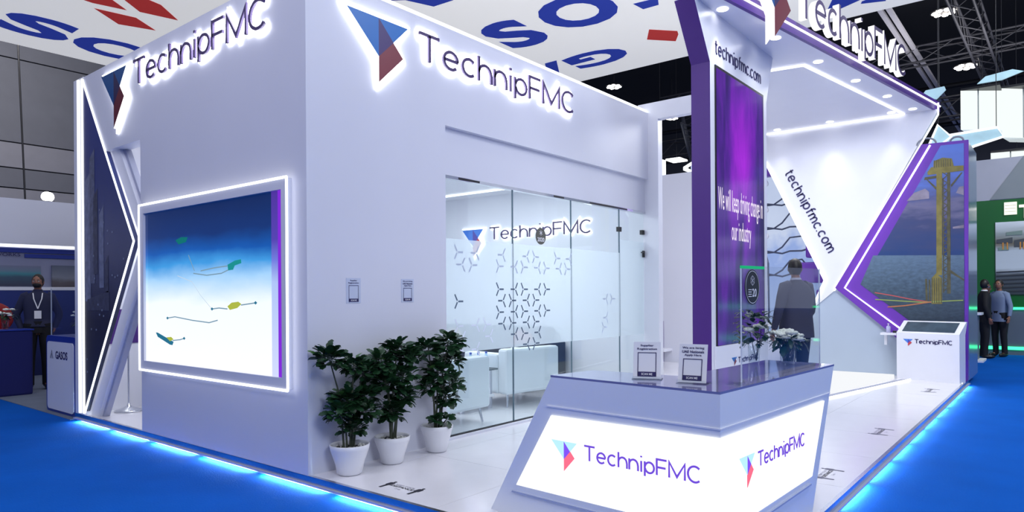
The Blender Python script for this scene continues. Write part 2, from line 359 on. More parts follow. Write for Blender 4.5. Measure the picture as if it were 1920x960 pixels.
# parapet light and frame beam
pl = MB(); pl.box((.02, .012, 3.803), (5.39, .045, 3.838))
struct(pl.build('trim', LED), 'bright white light line along the top of the front wall', 'light strip')
pf = thing('portal_frame', 'white post and beam frame joining front wall and screen tower', 'frame', (5.45, -.1, 0)); tag(pf, kind='structure')
MB().box((5.40, -.15, 0), (5.52, .15, 3.70)).build('post', WALLW, pf)
MB().box((5.40, -1.50, 3.70), (5.52, .15, 3.93)).build('beam', WALLW, pf)

# glazing of the meeting room
gl = thing('window', 'frameless glass front of the meeting room with frosted film', 'glazing', (3.4, .08, 0)); tag(gl, kind='structure'); gl.name = 'window_1'; ORG['window_1'] = Vector((3.4, .08, 0))
for a, b in ((1.485, 2.545), (2.555, 3.63), (3.64, 4.74), (4.75, 5.395)):
    MB().box((a, .075, .03), (b, .085, 2.43)).build('pane', GLASS, gl)
ed = MB()
for xx in (2.55, 3.635, 4.745): ed.box((xx-.004, .072, .03), (xx+.004, .088, 2.43))
ed.build('pane_edge', mat('glass_edge', lin(96, 118, 132), .2), gl)
for a, b, t, z0 in ((1.485, 2.545, 1.875, .80), (2.555, 3.63, 1.875, .80), (3.64, 4.74, 1.875, .80), (4.75, 5.395, 2.045, .80)):
    MB().add([(a, .071, z0), (b, .071, z0), (b, .071, t), (a, .071, t)], [(0, 1, 2, 3)]).build('frosted_film', FILM, gl)
def stars(region, m, name, drop=0):
    mb = MB(); P = .405; Q = .234; x0, x1, z0, z1 = region; rr = random.Random(3)
    for i in range(-2, 40):
        for j in range(-2, 40):
            for kind in (0, 1):
                for s_ in (0, 1):
                    cx = 1.5 + P*i + s_*P/2 + (P*.66 if kind else 0); cz = .70 + Q*j + s_*Q/2
                    if not (x0 < cx < x1 and z0 < cz < z1): continue
                    if rr.random() < drop: continue
                    for a in ((0, 120, 240) if kind == 0 else (180, 60, 300)):
                        ca, sa = math.cos(math.radians(a)), math.sin(math.radians(a))
                        strip([(cx+ca*.008, .068, cz+sa*.008), (cx+ca*.078, .068, cz+sa*.078)], (0, -1, 0), .0085, mb)
    tag(mb.build(name, m, gl), kind='stuff')
stars((2.24, 3.18, 1.02, 1.49), CUTD, 'film_pattern'); stars((2.55, 3.0, .78, 1.02), CUTD, 'film_pattern')
stars((1.5, 1.75, .85, 1.5), CUTD, 'film_pattern', .55); stars((4.15, 4.6, .9, 1.35), CUTM, 'film_pattern', .4)
stars((1.6, 2.3, .78, 1.15), CUTL, 'film_pattern', .15); stars((1.55, 3.7, 1.58, 1.80), CUTM, 'film_pattern', .25)
tk = MB(); tk.box((1.48, .045, 2.43), (5.40, .10, 2.46)); tk.build('top_rail', CHROME, gl)
tk = MB()
for a, b in ((1.7, 2.0), (3.25, 3.45), (4.0, 4.9)): tk.box((a, .043, 2.436), (b, .0445, 2.455))
tk.build('rail_cap', BLACK, gl)
MB().box((1.48, .06, .022), (5.40, .10, .03)).build('bottom_rail', DARK, gl)
for xx, zz in ((4.745, 2.18), (5.37, 2.18)): MB().box((xx-.035, .06, zz-.03), (xx+.035, .10, zz+.03)).build('hinge', BLACK, gl)
hd = MB(); hd.box((5.35, .05, 1.84), (5.385, .10, 1.93)); hd.tube([(5.34, .03, 1.91), (5.25, .03, 1.90)], .008, 6); hd.build('door_latch', BLACK, gl)
dk = MB(); dk.tube([(3.028, .069, 1.984), (3.028, .064, 1.984)], .092, 28); dk.build('round_sticker', mat('olive_sticker', lin(92, 92, 84), .5), gl)
fit_text('sticker_number', '2020', (2.965, .0635, 1.925), (.125, 0, 0), (0, 0, .045), WHITEP, gl, .02)
sm = MB()
for k in range(6):
    a = math.radians(60*k+30); strip([(3.028, .063, 2.02), (3.028+.03*math.cos(a), .063, 2.02+.03*math.sin(a))], (0, -1, 0), .003, sm)
sm.build('sticker_emblem', WHITEP, gl)

# far end wall (plane x = 9.45)
we = MB()
we.prism(yz([(-2.88, 4.19), (-.10, 4.19), (-.10, 3.96), (-1.21, 1.559), (-.998, 1.06), (-1.36, 1.376)], 9.45), (.12, 0, 0))
struct(we.build('wall_end', WALLW), 'tall white end wall under the canopy with slanted edge', 'wall')
lw = MB(); lw.prism(yz([(-2.88, 0), (-.45, 0), (-1.0, 1.06), (-1.36, 1.376), (-2.88, 3.0)], 9.47), (.1, 0, 0))
struct(lw.build('wall_end', LOWER), 'lower part of the end wall beside the kiosk, shade painted in grey blue', 'wall')
wfar = MB(); wfar.box((9.45, .75, 0), (9.57, 4.4, 3.69)); struct(wfar.build('wall_far', WALL), 'low white far wall seen between post and tower', 'wall')
def led_line(pts, r=.018, name='trim', label='', m=LED, parent=None):
    o = MB().tube(pts, r, 6).build(name, m, parent)
    if parent is None: struct(o, label, 'light strip')
    return o
led_line(yz([(-.22, 3.70), (-1.21, 1.559), (-1.0, 1.06), (-.75, .45)], 9.435), .022, label='white light line on the slanted left edge of the end wall')
led_line(yz([(-2.88, 4.28), (-2.88, 4.10), (-2.66, 3.70), (-1.36, 1.376)], 9.435), .013, label='white light line on the slanted right edge of the end wall')
url = thing('wall_lettering', 'violet web address letters running down the slanted end wall', 'lettering', (9.44, -.9, 2.8))
p0 = Vector((9.449, -.555, 3.45)); p1 = Vector((9.449, -1.262, 2.02)); ud = (p1-p0).normalized(); vd = Vector((-1, 0, 0)).cross(ud)
wordmark('technipfmc.com', url, p0, ud, vd, (p1-p0).length, .155, .011, 0, .012, NAVY, gap=.30)

# canopy (ceiling z = 4.19) with oblique purple fascia
CA = Vector((3.26, -1.817, 0)); CB = Vector((9.66, -2.838, 0)); cu_ = (CB-CA).normalized(); cn = Vector((cu_.y, -cu_.x, 0))
can = thing('canopy', 'flat white canopy with purple fascia over the open end', 'canopy', (6.5, -1.5, 4.19)); tag(can, kind='structure')
foot = [(3.2, -1.807), (9.66, -2.838), (9.66, -.12), (8.9, -.12), (5.5, -1.46), (3.2, -1.46)]
MB().prism([(a, b, 4.19) for a, b in foot], (0, 0, .12)).build('ceiling_panel', WALLW, can)
fa = MB(); fa.prism([CA+Z0*4.185+cn*.0, CB+Z0*4.185, CB+Z0*4.335, CA+Z0*4.335], cn*.04); fa.build('fascia', mat('dark_purple_laminate', lin(80, 40, 140), .4), can)
MB().prism([CA+Z0*4.258+cn*.04, CB+Z0*4.258+cn*.04, CB+Z0*4.278+cn*.04, CA+Z0*4.278+cn*.04], cn*.012).build('led_line', LED, can)
cp = [(3.9, -1.05), (3.9, -1.62), (5.90, -1.90), (9.44, -2.42), (9.42, -.22), (5.8, -.22)]
cs = MB(); q = [Vector((5.85, -1.42, 4.183)), Vector((5.92, -1.88, 4.183)), Vector((9.42, -2.41, 4.183)), Vector((9.40, -.26, 4.183))]
cs.tube(q, .020, 6); cs.build('light_line', glow('cove_light', (.95, .96, 1), 2.4), can)
for i, (a, b) in enumerate([(3.652, -1.752), (4.789, -1.905), (5.93, -2.05), (7.063, -2.225), (8.161, -2.405), (9.20, -2.57), (9.22, -.50), (9.22, -1.36), (9.22, -2.27)]):
    dl = MB().lathe([(.0, 0), (.045, 0), (.055, -.004), (.055, .002)], (a, b, 4.188), 16, 0); dl.build('downlight', glow('downlight_face%d' % i, (1, 1, 1), 7), can)
for yy in (-.50, -1.36, -2.27): spot('wall_washer', (9.17, yy, 4.12), (9.40, yy, 2.9), 11, 58, 1)
spot('tower_washer', (3.72, -1.84, 4.15), (3.72, -1.70, 3.4), 14, 60, .8); spot('tower_washer', (4.79, -1.90, 4.15), (4.79, -1.72, 3.4), 5, 60, .8)
for a, b in ((5.93, -2.05), (7.06, -2.22), (8.16, -2.40)): spot('canopy_spot', (a, b, 4.15), (a, b, 0), 26, 95, .9)
# canopy sign letters standing on the fascia
sg = thing('canopy_sign', 'large edge-lit company name with logo standing on the canopy fascia', 'sign', tuple(CA+cu_*3+Z0*4.3))
def onf(x, z): t = (x-CA.x)/cu_.x; return CA+cu_*t+Z0*z+cn*.055
t0 = onf(4.70, 4.335); t1 = onf(7.86, 4.335)
wordmark('TechnipFMC', sg, t0, cu_, Z0, (t1-t0).length, 0.40, .024, .02, .075, DARKP, RIM, None)
for k in (4.85, 5.6, 6.4, 7.2, 8.0):
    pass
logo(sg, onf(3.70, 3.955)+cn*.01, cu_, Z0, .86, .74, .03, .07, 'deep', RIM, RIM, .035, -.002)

# screen tower
tw = thing('screen_tower', 'purple and white tower holding a tall video screen', 'tower', (4.35, -1.56, 0))
front = [(3.545, 0), (5.20, 0), (5.20, 3.60), (5.44, 4.19), (3.17, 4.19), (3.545, 3.66)]
MB().prism(xz(front, -1.66), (0, .20, 0), 0, 1).build('body', [WALLW, PURPLE], tw)
MB().box((3.655, -1.672, .60), (5.065, -1.6605, 3.655)).build('screen_bezel', BLACK, tw)
def purple_screen():
    m = bpy.data.materials.new('violet_video_picture'); m.use_nodes = True; nt = m.node_tree; b = nt.nodes['Principled BSDF']; b.inputs['Base Color'].default_value = (.01, .01, .02, 1); b.inputs['Roughness'].default_value = .12
    tc = nt.nodes.new('ShaderNodeTexCoord'); mp = nt.nodes.new('ShaderNodeMapping'); mp.inputs['Scale'].default_value = (2.2, 1, .45); nt.links.new(tc.outputs['Object'], mp.inputs[0])
    n = nt.nodes.new('ShaderNodeTexNoise'); n.inputs['Scale'].default_value = 1.5; n.inputs['Detail'].default_value = 4; n.inputs['Distortion'].default_value = .6; nt.links.new(mp.outputs[0], n.inputs['Vector'])
    # bright violet cloud in the upper middle of the picture
    ds = nt.nodes.new('ShaderNodeVectorMath'); ds.operation = 'DISTANCE'; mp2 = nt.nodes.new('ShaderNodeMapping'); mp2.inputs['Scale'].default_value = (1.3, 0, .62)
    nt.links.new(tc.outputs['Object'], mp2.inputs[0]); nt.links.new(mp2.outputs[0], ds.inputs[0]); ds.inputs[1].default_value = (.06*1.3, 0, 2.75*.62)
    mr = nt.nodes.new('ShaderNodeMapRange'); mr.inputs[1].default_value = 0; mr.inputs[2].default_value = .75; mr.inputs[3].default_value = .42; mr.inputs[4].default_value = -.04; nt.links.new(ds.outputs['Value'], mr.inputs[0])
    ad = nt.nodes.new('ShaderNodeMath'); nt.links.new(n.outputs['Fac'], ad.inputs[0]); nt.links.new(mr.outputs[0], ad.inputs[1])
    r = nt.nodes.new('ShaderNodeValToRGB'); cr = r.color_ramp
    st = [(.30, lin(38, 30, 84)), (.50, lin(76, 38, 140)), (.70, lin(116, 38, 182)), (.92, lin(172, 44, 224))]
    while len(cr.elements) < 4: cr.elements.new(.5)
    for e, (p, c) in zip(cr.elements, st): e.position = p; e.color = c + (1,)
    nt.links.new(ad.outputs[0], r.inputs[0]); nt.links.new(r.outputs[0], b.inputs['Emission Color']); b.inputs['Emission Strength'].default_value = .85; return m
tsc = MB().box((3.675, -1.676, .815), (5.035, -1.672, 3.625)).build('screen', purple_screen(), tw)
ft = MB().box((3.60, -1.685, .565), (5.13, -1.662, .81)).build('white_footer', WALLW, tw)
lg = MB().box((3.665, -1.676, .05), (5.055, -1.6605, .56)).build('lower_panel', PURPLE, tw)
logo(ft, (4.00, -1.686, .585), X0, Z0, .145, .085, .001, .002, 'dark')
wordmark('TechnipFMC', ft, (4.19, -1.686, .605), X0, Z0, .60, .055, .0055, .001, .002, NAVY)
wordmark('technipfmc.com', tw, (3.675, -1.66, 3.775), X0, Z0, 1.32, .135, .0075, .001, .006, NAVY, gap=.26)
SCT = glow('screen_caption', (.95, .86, 1), .95)
fit_text('caption', 'We will keep driving change in', (3.695, -1.6775, 2.13), (1.30, 0, 0), (0, 0, .30), SCT, tsc)
fit_text('caption', 'our industry', (4.05, -1.6775, 1.84), (.57, 0, 0), (0, 0, .27), SCT, tsc)

# purple chevron display panel in front of the end wall
dp = thing('display_panel', 'purple framed panel with offshore tower picture by the kiosk', 'display panel', (9.6, -2.6, 0))
fr = [(-2.655, 3.66), (-3.272, 3.645), (-3.25, 0), (-2.98, 0), (-1.38, 1.42)]
MB().prism(yz(fr, 9.40), (.05, 0, 0)).build('frame', PURPLEB, dp)
MB().box((9.45, -3.262, 0), (10.7, -3.14, 3.64)).build('side_wall', mat('silver_grey_laminate', lin(140, 160, 190), .15, .3), dp)
D_ = {
'sea':[(-1.964,1.959),(-3.21,1.90),(-3.204,.879),(-2.537,.865),(-1.772,1.476)],
'deck1':[(-2.788,3.284),(-3.21,3.261),(-3.21,3.183),(-2.74,3.167),(-2.735,3.213)],'deck2':[(-2.821,3.375),(-2.939,3.414),(-3.059,3.386),(-3.085,3.263),(-2.815,3.271)],
'deck3':[(-2.70,3.137),(-2.856,3.148),(-2.856,3.107),(-2.69,3.095)],'colA':[(-2.856,3.196),(-2.932,3.187),(-2.923,1.602),(-2.847,1.604)],
'colC':[(-2.997,3.179),(-3.037,3.175),(-3.035,1.316),(-2.987,1.316)],'br1':[(-2.71,3.112),(-2.728,3.109),(-2.855,2.967),(-2.849,2.926)],
'br2':[(-3.177,3.158),(-3.198,3.156),(-3.049,2.947),(-3.044,2.985)],'base':[(-2.781,1.557),(-2.847,1.62),(-2.923,1.555),(-2.921,1.158),(-2.779,1.158)],
'leg1':[(-2.695,1.549),(-2.723,1.549),(-2.73,1.206),(-2.702,1.206)],'leg2':[(-2.742,1.536),(-2.765,1.535),(-2.768,1.206),(-2.746,1.206)],
'b3':[(-2.781,1.557),(-2.897,1.698),(-2.916,1.666),(-2.819,1.525)],'b4':[(-3.037,1.678),(-3.208,1.533),(-3.208,1.508),(-3.036,1.631)]}
art = [(-2.915, 3.605), (-3.215, 3.60), (-3.205, .50), (-2.95, .50), (-1.78, 1.478)]
SKY = gradmat('evening_sky_print', [(0, lin(40, 68, 120)), (.32, lin(66, 74, 116)), (.45, lin(112, 110, 142)), (.55, lin(86, 94, 142)), (.75, lin(92, 120, 200)), (1, lin(96, 128, 212))], 'Z', 1.9, 3.6, 1, .45, 2.2, False, (1, 1, 3.5))
MB().prism(yz(art, 9.395), (.004, 0, 0)).build('picture', SKY, dp)
SEA = gradmat('sea_print', [(0, lin(44, 54, 66)), (.5, lin(66, 84, 100)), (1, lin(98, 122, 146))], 'Z', .6, 1.95, 1, .7, 14, False, (1, 1, 2))
MB().prism(yz([(-1.964, 1.945), (-3.21, 1.90), (-3.205, .50), (-2.95, .50), (-1.772, 1.476)], 9.392), (.002, 0, 0)).build('picture_sea', SEA, dp)
YEL = mat('yellow_steel_print', lin(132, 122, 62), .4, noise=.25, nscale=8); YEL2 = mat('khaki_steel_print', lin(88, 86, 62), .4, noise=.3, nscale=10)
CLM = mat('cloud_print', lin(140, 132, 150), .4, noise=.35, nscale=6)
for k in (0, 1, 2):
    cl_ = MB(); flat(yz([[(-2.448, 2.787), (-2.549, 2.907), (-2.703, 2.96), (-2.758, 2.903), (-2.758, 2.80), (-2.576, 2.79)], [(-3.11, 2.853), (-3.15, 2.942), (-3.21, 2.95), (-3.21, 2.81)], [(-3.067, 2.338), (-3.21, 2.359), (-3.21, 2.31), (-3.067, 2.31)]][k], 9.391), 0, cl_); cl_.build('picture_cloud', CLM, dp)
cmb = MB()
for i, k in enumerate(('colC', 'deck3', 'br1', 'br2', 'b4', 'leg1', 'leg2')): flat(yz(D_[k], 9.3910-i*.0001), 1, cmb)
for i, k in enumerate(('deck1', 'deck2', 'colA', 'b3', 'base')): flat(yz(D_[k], 9.3900-i*.0002), 0, cmb)
for i in range(16):
    z = 1.35+i*.115; strip(yz([(-2.932, z), (-3.0, z+.06)], 9.3885), (1, 0, 0), .006, cmb, 1); strip(yz([(-3.0, z+.06), (-2.932, z+.115)], 9.3885), (1, 0, 0), .006, cmb, 1)
flat(yz([(-2.935, 3.1), (-2.95, 3.1), (-2.95, 1.33), (-2.935, 1.33)], 9.3895), 1, cmb)
for a in (-2.79, -2.82, -2.85, -2.88, -2.91): strip(yz([(a, 1.56), (a, 1.17)], 9.3880), (1, 0, 0), .006, cmb, 1)
for a in range(8): strip(yz([(-2.83-a*.03, 3.27), (-2.83-a*.03, 3.385)], 9.3880), (1, 0, 0), .005, cmb, 1)
cmb.build('picture_steelwork', [YEL, YEL2], dp)
pm = MB()
strip(yz([(-1.985, 1.339), (-2.222, 1.294), (-2.511, 1.228), (-2.776, 1.183)], 9.3885), (1, 0, 0), .008, pm, 0)
strip(yz([(-1.99, 1.228), (-2.339, 1.205), (-2.652, 1.183), (-3.193, 1.215)], 9.3884), (1, 0, 0), .008, pm, 1)
strip(yz([(-2.17, 1.106), (-2.425, 1.13), (-2.776, 1.19)], 9.3883), (1, 0, 0), .009, pm, 2)
pm.build('picture_pipeline', [mat('red_line_print', lin(190, 90, 90)), mat('green_line_print', lin(150, 170, 90)), mat('orange_line_print', lin(190, 120, 80))], dp)
MB().tube(yz([(-2.775, 3.63), (-1.535, 1.419), (-2.60, .56)], 9.385), .014, 6).build('light_line', LED, dp)
for yc, r_ in ((-2.72, .13), (-3.12, .085)):
    t_ = thing('cable_loop', 'grey cable loop on top of the purple panel, ' + ('the wide one' if r_ > .1 else 'the small one'), 'cable', (9.45, yc, 3.66))
    MB().tube([(9.44, yc+r_*math.cos(math.radians(a)), 3.655+r_*.75*math.sin(math.radians(a))) for a in range(0, 181, 20)], .014, 8).build('hose', mat('grey_rubber%d' % (r_*100), (.25, .27, .32), .5), t_)

# ================================================================== LEFT WALL SCREEN AND SIGNS
sc = thing('video_wall', 'square seabed video screen in a white light frame on left wall', 'screen', (-.03, 1.45, 1.4))
fb = MB()
for a, b in (((.19, .635), (2.74, .72)), ((.19, 2.165), (2.74, 2.25)), ((.19, .72), (.26, 2.165)), ((2.65, .72), (2.74, 2.165))):
    fb.box((-.05, a[0], a[1]), (0, b[0], b[1]))
fb.build('frame', WALL, sc)
o_ = [(.18, .628), (2.74, .628), (2.74, 2.252), (.18, 2.252), (.18, .628)]
lf = MB()
for i in range(4): lf.tube(yz([o_[i], o_[i+1]], -.052), .0105, 6)
lf.build('light_frame', LED, sc)
SEAB = gradmat('seabed_video', [(0, (.93, .95, 1)), (.38, (.86, .93, 1)), (.54, lin(160, 205, 245)), (.62, lin(60, 150, 220)), (.70, lin(10, 84, 170)), (.80, lin(8, 46, 110)), (1, lin(8, 34, 86))], 'Z', -.68, .80, 1.0, .10, 1.6, True, (1, 1, 3))
vsc = MB().box((-.028, .26, .72), (-.02, 2.65, 2.165)).build('screen', SEAB, sc)
FADE = gradmat('faded_video_edge', [(0, lin(205, 212, 245)), (.5, lin(170, 190, 240)), (.62, lin(110, 120, 215)), (.72, lin(80, 60, 170)), (1, lin(74, 44, 150))], 'Z', -.68, .80, 1.0, .05, 3, True)
MB().box((-.030, .335, .72), (-.0285, .425, 2.165)).build('screen_margin', FADE, sc)
MB().box((-.030, .26, .72), (-.0285, .335, 2.165)).build('screen_band', glow('violet_band', lin(126, 44, 212), 1), sc)
sf = MB()
for pts in ([(1.684,1.556),(1.443,1.533),(1.192,1.544),(1.071,1.572)],[(1.55,1.574),(1.315,1.594),(1.091,1.604)],[(1.773,1.724),(1.706,1.634),(1.661,1.577)],[(2.187,1.146),(2.039,1.16),(1.712,1.134),(1.405,1.119),(1.258,1.143)],[(1.353,1.239),(1.236,1.248),(1.095,1.241)],[(.881,1.275),(.658,1.294)],[(2.091,.938),(1.946,.95),(1.862,.966)]):
    strip(yz(pts, -.0295), (-1, 0, 0), .005, sf, 0)
strip(yz([(1.986,1.541),(1.708,1.48),(1.553,1.358),(1.361,1.241)], -.0295), (-1, 0, 0), .003, sf, 4)
flat(yz([(1.09,1.614),(.972,1.645),(.876,1.653),(.869,1.621),(.973,1.604),(1.0,1.57),(1.079,1.566)], -.030), 1, sf)
flat(yz([(2.02,1.87),(1.91,1.894),(1.784,1.886),(1.817,1.844),(1.958,1.829)], -.030), 5, sf)
flat(yz([(1.095,1.263),(1.027,1.295),(.919,1.303),(.873,1.283),(.938,1.25),(1.056,1.233)], -.030), 2, sf)
flat(yz([(2.433,1.003),(2.392,1.003),(2.067,.926),(2.092,.894),(2.141,.897),(2.392,.962)], -.030), 3, sf)
flat(yz([(2.214,.963),(2.115,.971),(2.067,.95),(2.14,.929)], -.0305), 2, sf)
for a, b in ((1.353, 1.239), (.658, 1.294), (2.187, 1.146), (1.862, .966)): flat(yz([(a+.025, b), (a, b+.015), (a-.025, b), (a, b-.015)], -.0302), 3, sf)
sf.build('screen_machines', [glow('video_cable', lin(120, 150, 170), 1), glow('video_green', lin(30, 140, 140), 1), glow('video_yellow', lin(170, 180, 70), 1), glow('video_teal', lin(40, 110, 140), 1), glow('video_faint', lin(190, 205, 220), 1), glow('video_deep_green', lin(20, 110, 110), 1)], vsc)

sl = thing('wall_sign', 'halo-lit company name and logo high on the darker left wall', 'sign', (0, 2.0, 3.5))
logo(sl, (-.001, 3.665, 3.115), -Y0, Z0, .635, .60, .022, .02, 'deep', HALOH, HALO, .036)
wordmark('TechnipFMC', sl, (-.001, 2.875, 3.475), -Y0, Z0, 2.40, .235, .0145, .022, .02, DARKP, None, HALOH, halow=.028)
sf_ = thing('wall_sign', 'halo-lit company name and logo high on the front wall', 'sign', (2.0, 0, 3.5))
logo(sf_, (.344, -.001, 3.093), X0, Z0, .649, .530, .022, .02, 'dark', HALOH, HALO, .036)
wordmark('TechnipFMC', sf_, (1.13, -.001, 3.405), X0, Z0, 2.41, .232, .0145, .022, .02, DARKP, None, HALOH, halow=.028)
si = thing('wall_sign', 'halo-lit company name and logo inside the glass meeting room', 'sign', (5.44, 2.2, 2.2))
logo(si, (5.449, 3.45, 1.96), -Y0, Z0, .47, .46, .03, .02, 'mid', HALO, HALO, .03)
wordmark('TechnipFMC', si, (5.449, 2.85, 2.235), -Y0, Z0, 1.93, .19, .011, .03, .02, DARKP, None, HALO, halow=.024)

# posters on the front wall (their code squares left blank)
def notice(parent, o, u, v, w_, h_, lines, foot='SCAN ME'):
    o, u, v = Vector(o), Vector(u), Vector(v); n = u.cross(v).normalized(); f = lambda a, b, d=.002: o+u*a*w_+v*b*h_+n*d
    mb = MB(); yt = .93; k = len(lines); th = .07
    for i, s_ in enumerate(lines):
        wd = min(.8, .06*len(s_)); fit_text('', s_, f(.5-wd/2, yt-th-i*.095), u*wd*w_, v*th*h_, None, None, .02, mb, 0)
    top = yt-k*.095-.03; bw = .68; lft = .5-bw/2; bot = .05
    for a0, a1, b0, b1 in ((lft, lft+.025, bot, top), (lft+bw-.025, lft+bw, bot, top), (lft, lft+bw, top-.018, top), (lft, lft+bw, bot, bot+.13)):
        mb.add([f(a0, b0), f(a1, b0), f(a1, b1), f(a0, b1)], [(0, 1, 2, 3)], 0)
    fit_text('', foot, f(lft+.14, bot+.035, .003), u*(bw-.28)*w_, v*.06*h_, None, None, .02, mb, 1)
    mb.build('printing', [NAVY, WHITEP], parent)
for xx, ln, lb in ((.357, ['Supplier', 'Registration'], 'small supplier registration notice on front wall above the left plant'), (.932, ['We are hiring', 'UAE Nationals', 'Apply Here'], 'small hiring notice on front wall, the right one of two')):
    t_ = thing('wall_notice', lb, 'notice', (xx+.07, 0, 1.29))
    MB().box((xx, -.003, 1.287), (xx+.142, 0, 1.487)).build('sheet', mat('pale_sheet', (.55, .60, .75), .5), t_)
    notice(t_, (xx, -.003, 1.287), X0, Z0, .142, .2, ln)

# left chevron display with light lines
lc = thing('photo_panel', 'dark blue city photo panel in a white arrow-shaped light frame', 'display panel', (0, 4.0, 0))
tri = [(4.30, 3.81), (2.975, 1.916), (4.29, .045)]
PHOTO = gradmat('night_city_print', [(0, lin(40, 44, 66)), (.30, lin(46, 46, 66)), (.45, lin(72, 76, 108)), (.6, lin(66, 74, 120)), (1, lin(52, 62, 136))], 'Z', 0, 3.8, 1, .12, 3, False)
MB().prism(yz(tri, 0), (.05, 0, 0)).build('picture', PHOTO, lc)
BM = [mat('pale_tower_print', lin(118, 124, 150), noise=.3, nscale=12), mat('grey_tower_print', lin(98, 102, 126), noise=.3, nscale=14), mat('dark_tower_print', lin(70, 72, 92), noise=.3, nscale=14)]
for a0, a1, z0, z1, mi in ((4.27, 4.10, 1.3, 2.75, 0), (4.12, 3.98, 1.5, 3.0, 1), (4.02, 3.90, 1.6, 2.55, 2), (3.86, 3.74, 1.45, 2.35, 0), (3.72, 3.62, 1.4, 1.8, 2), (4.2, 3.6, 1.2, 1.42, 2)):
    flat(yz([(a0, z0), (a1, z0), (a1, z1), (a0, z1-.1)], -.002-.0005*mi)).build('picture_building', BM[mi], lc)
bl = MB()
for i in range(30):
    a = 3.2+R.random()*1.05; z = .4+R.random()*2.0
    lim = 2.975 + abs(z-1.916)*.70
    if a > lim+.06: flat(yz([(a, z), (a-.03, z), (a-.03, z+.02), (a, z+.02)], -.004), 0, bl)
tag(bl.build('picture_lights', mat('window_light_print', lin(130, 140, 165)), lc), kind='stuff')
MB().tube(yz([(4.30, 3.83), (2.965, 1.916), (4.28, .03)], -.008), .010, 6).build('light_line', LED, lc)
MB().box((-.008, 4.30, .02), (.002, 4.335, 3.84)).build('light_line', LED, lc)
MB().box((-.02, 4.385, .02), (.002, 4.43, 3.84)).build('light_line', LEDS, lc)
MB().box((0, 4.30, 0), (.12, 4.58, 3.86)).build('post', WALLW, lc)
MB().prism(yz([(4.28, 3.80), (2.95, 1.916), (4.28, 0), (4.08, 0), (2.75, 1.90), (4.08, 3.80)], .06), (.10, 0, 0)).build('inner_frame', WALL, lc)
MB().prism(yz([(4.08, 3.80), (2.75, 1.90), (4.08, 0), (4.03, 0), (2.70, 1.90), (4.03, 3.80)], .10), (.06, 0, 0)).build('inner_trim', mat('lilac_trim', (.35, .37, .5), .4), lc)
MB().box((.20, 4.412, .79), (1.3, 4.42, 1.20)).build('purple_band', PURPLE, lc)

# purple strip and shelf on the far wall
fs_ = thing('wall_shelf', 'small white shelf on a narrow purple board beside the glass room post', 'shelf', (9.4, 1.8, .2))
MB().box((9.43, 1.80, -.0), (9.449, 1.935, .80)).build('board', PURPLE, fs_)
MB().box((9.10, 1.62, .22), (9.45, 1.90, .27)).build('shelf', WALLW, fs_)

# ================================================================== RECEPTION COUNTER
ct = thing('reception_counter', 'white angular reception counter with lit logo faces and glossy top', 'counter', (.9, -2.9, 0))
A_ = Vector((.115, -3.135, 0)); uL = Vector((.0858, .9963, 0)); uR = Vector((.9983, -.0579, 0)); nL = Vector((-.9963, .0858, 0)); nR = Vector((-.0579, -.9983, 0))
PL = lambda t, z, d=0: A_+uL*t+nL*d+Z0*z
PR = lambda t, z, d=0: A_+uR*t+nR*d+Z0*z
COUNT = mat('white_counter_laminate', (.86, .90, 1.0), .3, noise=.01)
# left leg and right leg bodies
MB().prism([PL(0, 0), PL(1.555, 0), PL(1.05, .868), PL(0, .868)], uR*.34).build('body', COUNT, ct)
MB().prism([PR(.3405, 0), PR(1.235, 0), PR(1.655, .868), PR(.3405, .868)], uL*.36).build('body', COUNT, ct)
topp = [PL(0, .868), PR(1.665, .868), PR(1.68, .868, -.455), Vector((.60, -2.71, .868)), Vector((.565, -2.15, .868)), PL(1.055, .868)]
MB().prism(topp, (0, 0, .012)).build('countertop', mat('glossy_grey_top', lin(150, 150, 190), .06, .35), ct)
# thin pale trim line below the countertop
gv = MB(); gv.prism([PL(-.002, .699), PL(1.085, .694), PL(1.082, .702), PL(-.002, .707)], nL*.006); gv.prism([PR(-.006, .699), PR(1.56, .699), PR(1.565, .707), PR(-.006, .707)], nR*.006); gv.build('light_trim', mat('pale_trim', (.85, .86, .95), .4), ct)
lb1 = [(0.0, .662), (1.046, .648), (1.326, .196), (0.0, .205)]
lb2 = [(0.0, .662), (1.444, .669), (1.216, .240), (0.0, .205)]
lpa = MB().prism([PL(a, b) for a, b in lb1], nL*.010).build('lit_face_panel', SIGNBOX, ct); lpb = MB().prism([PR(a, b) for a, b in lb2], nR*.010).build('lit_face_panel', SIGNBOX, ct)
rl = MB(); rl.prism([PL(0, .165), PL(1.36, .155), PL(1.365, .145), PL(0, .155)], nL*.012); rl.prism([PR(0, .16), PR(1.2, .20), PR(1.195, .19), PR(0, .15)], nR*.012); rl.build('lower_trim', mat('pale_blue_trim', (.45, .5, .7), .3), ct)
logo(lpa, PL(1.040, .345, .010), -uL, Z0, .185, .168, .001, .003, 'lit')
wordmark('TechnipFMC', lpa, PL(.802, .430, .010), -uL, Z0, .706, .080, .0052, .001, .003, LITV)
logo(lpb, PR(.184, .372, .010), uR, Z0, .182, .160, .001, .003, 'lit')
wordmark('TechnipFMC', lpb, PR(.409, .452, .010), uR, Z0, .670, .073, .0048, .001, .003, LITV)

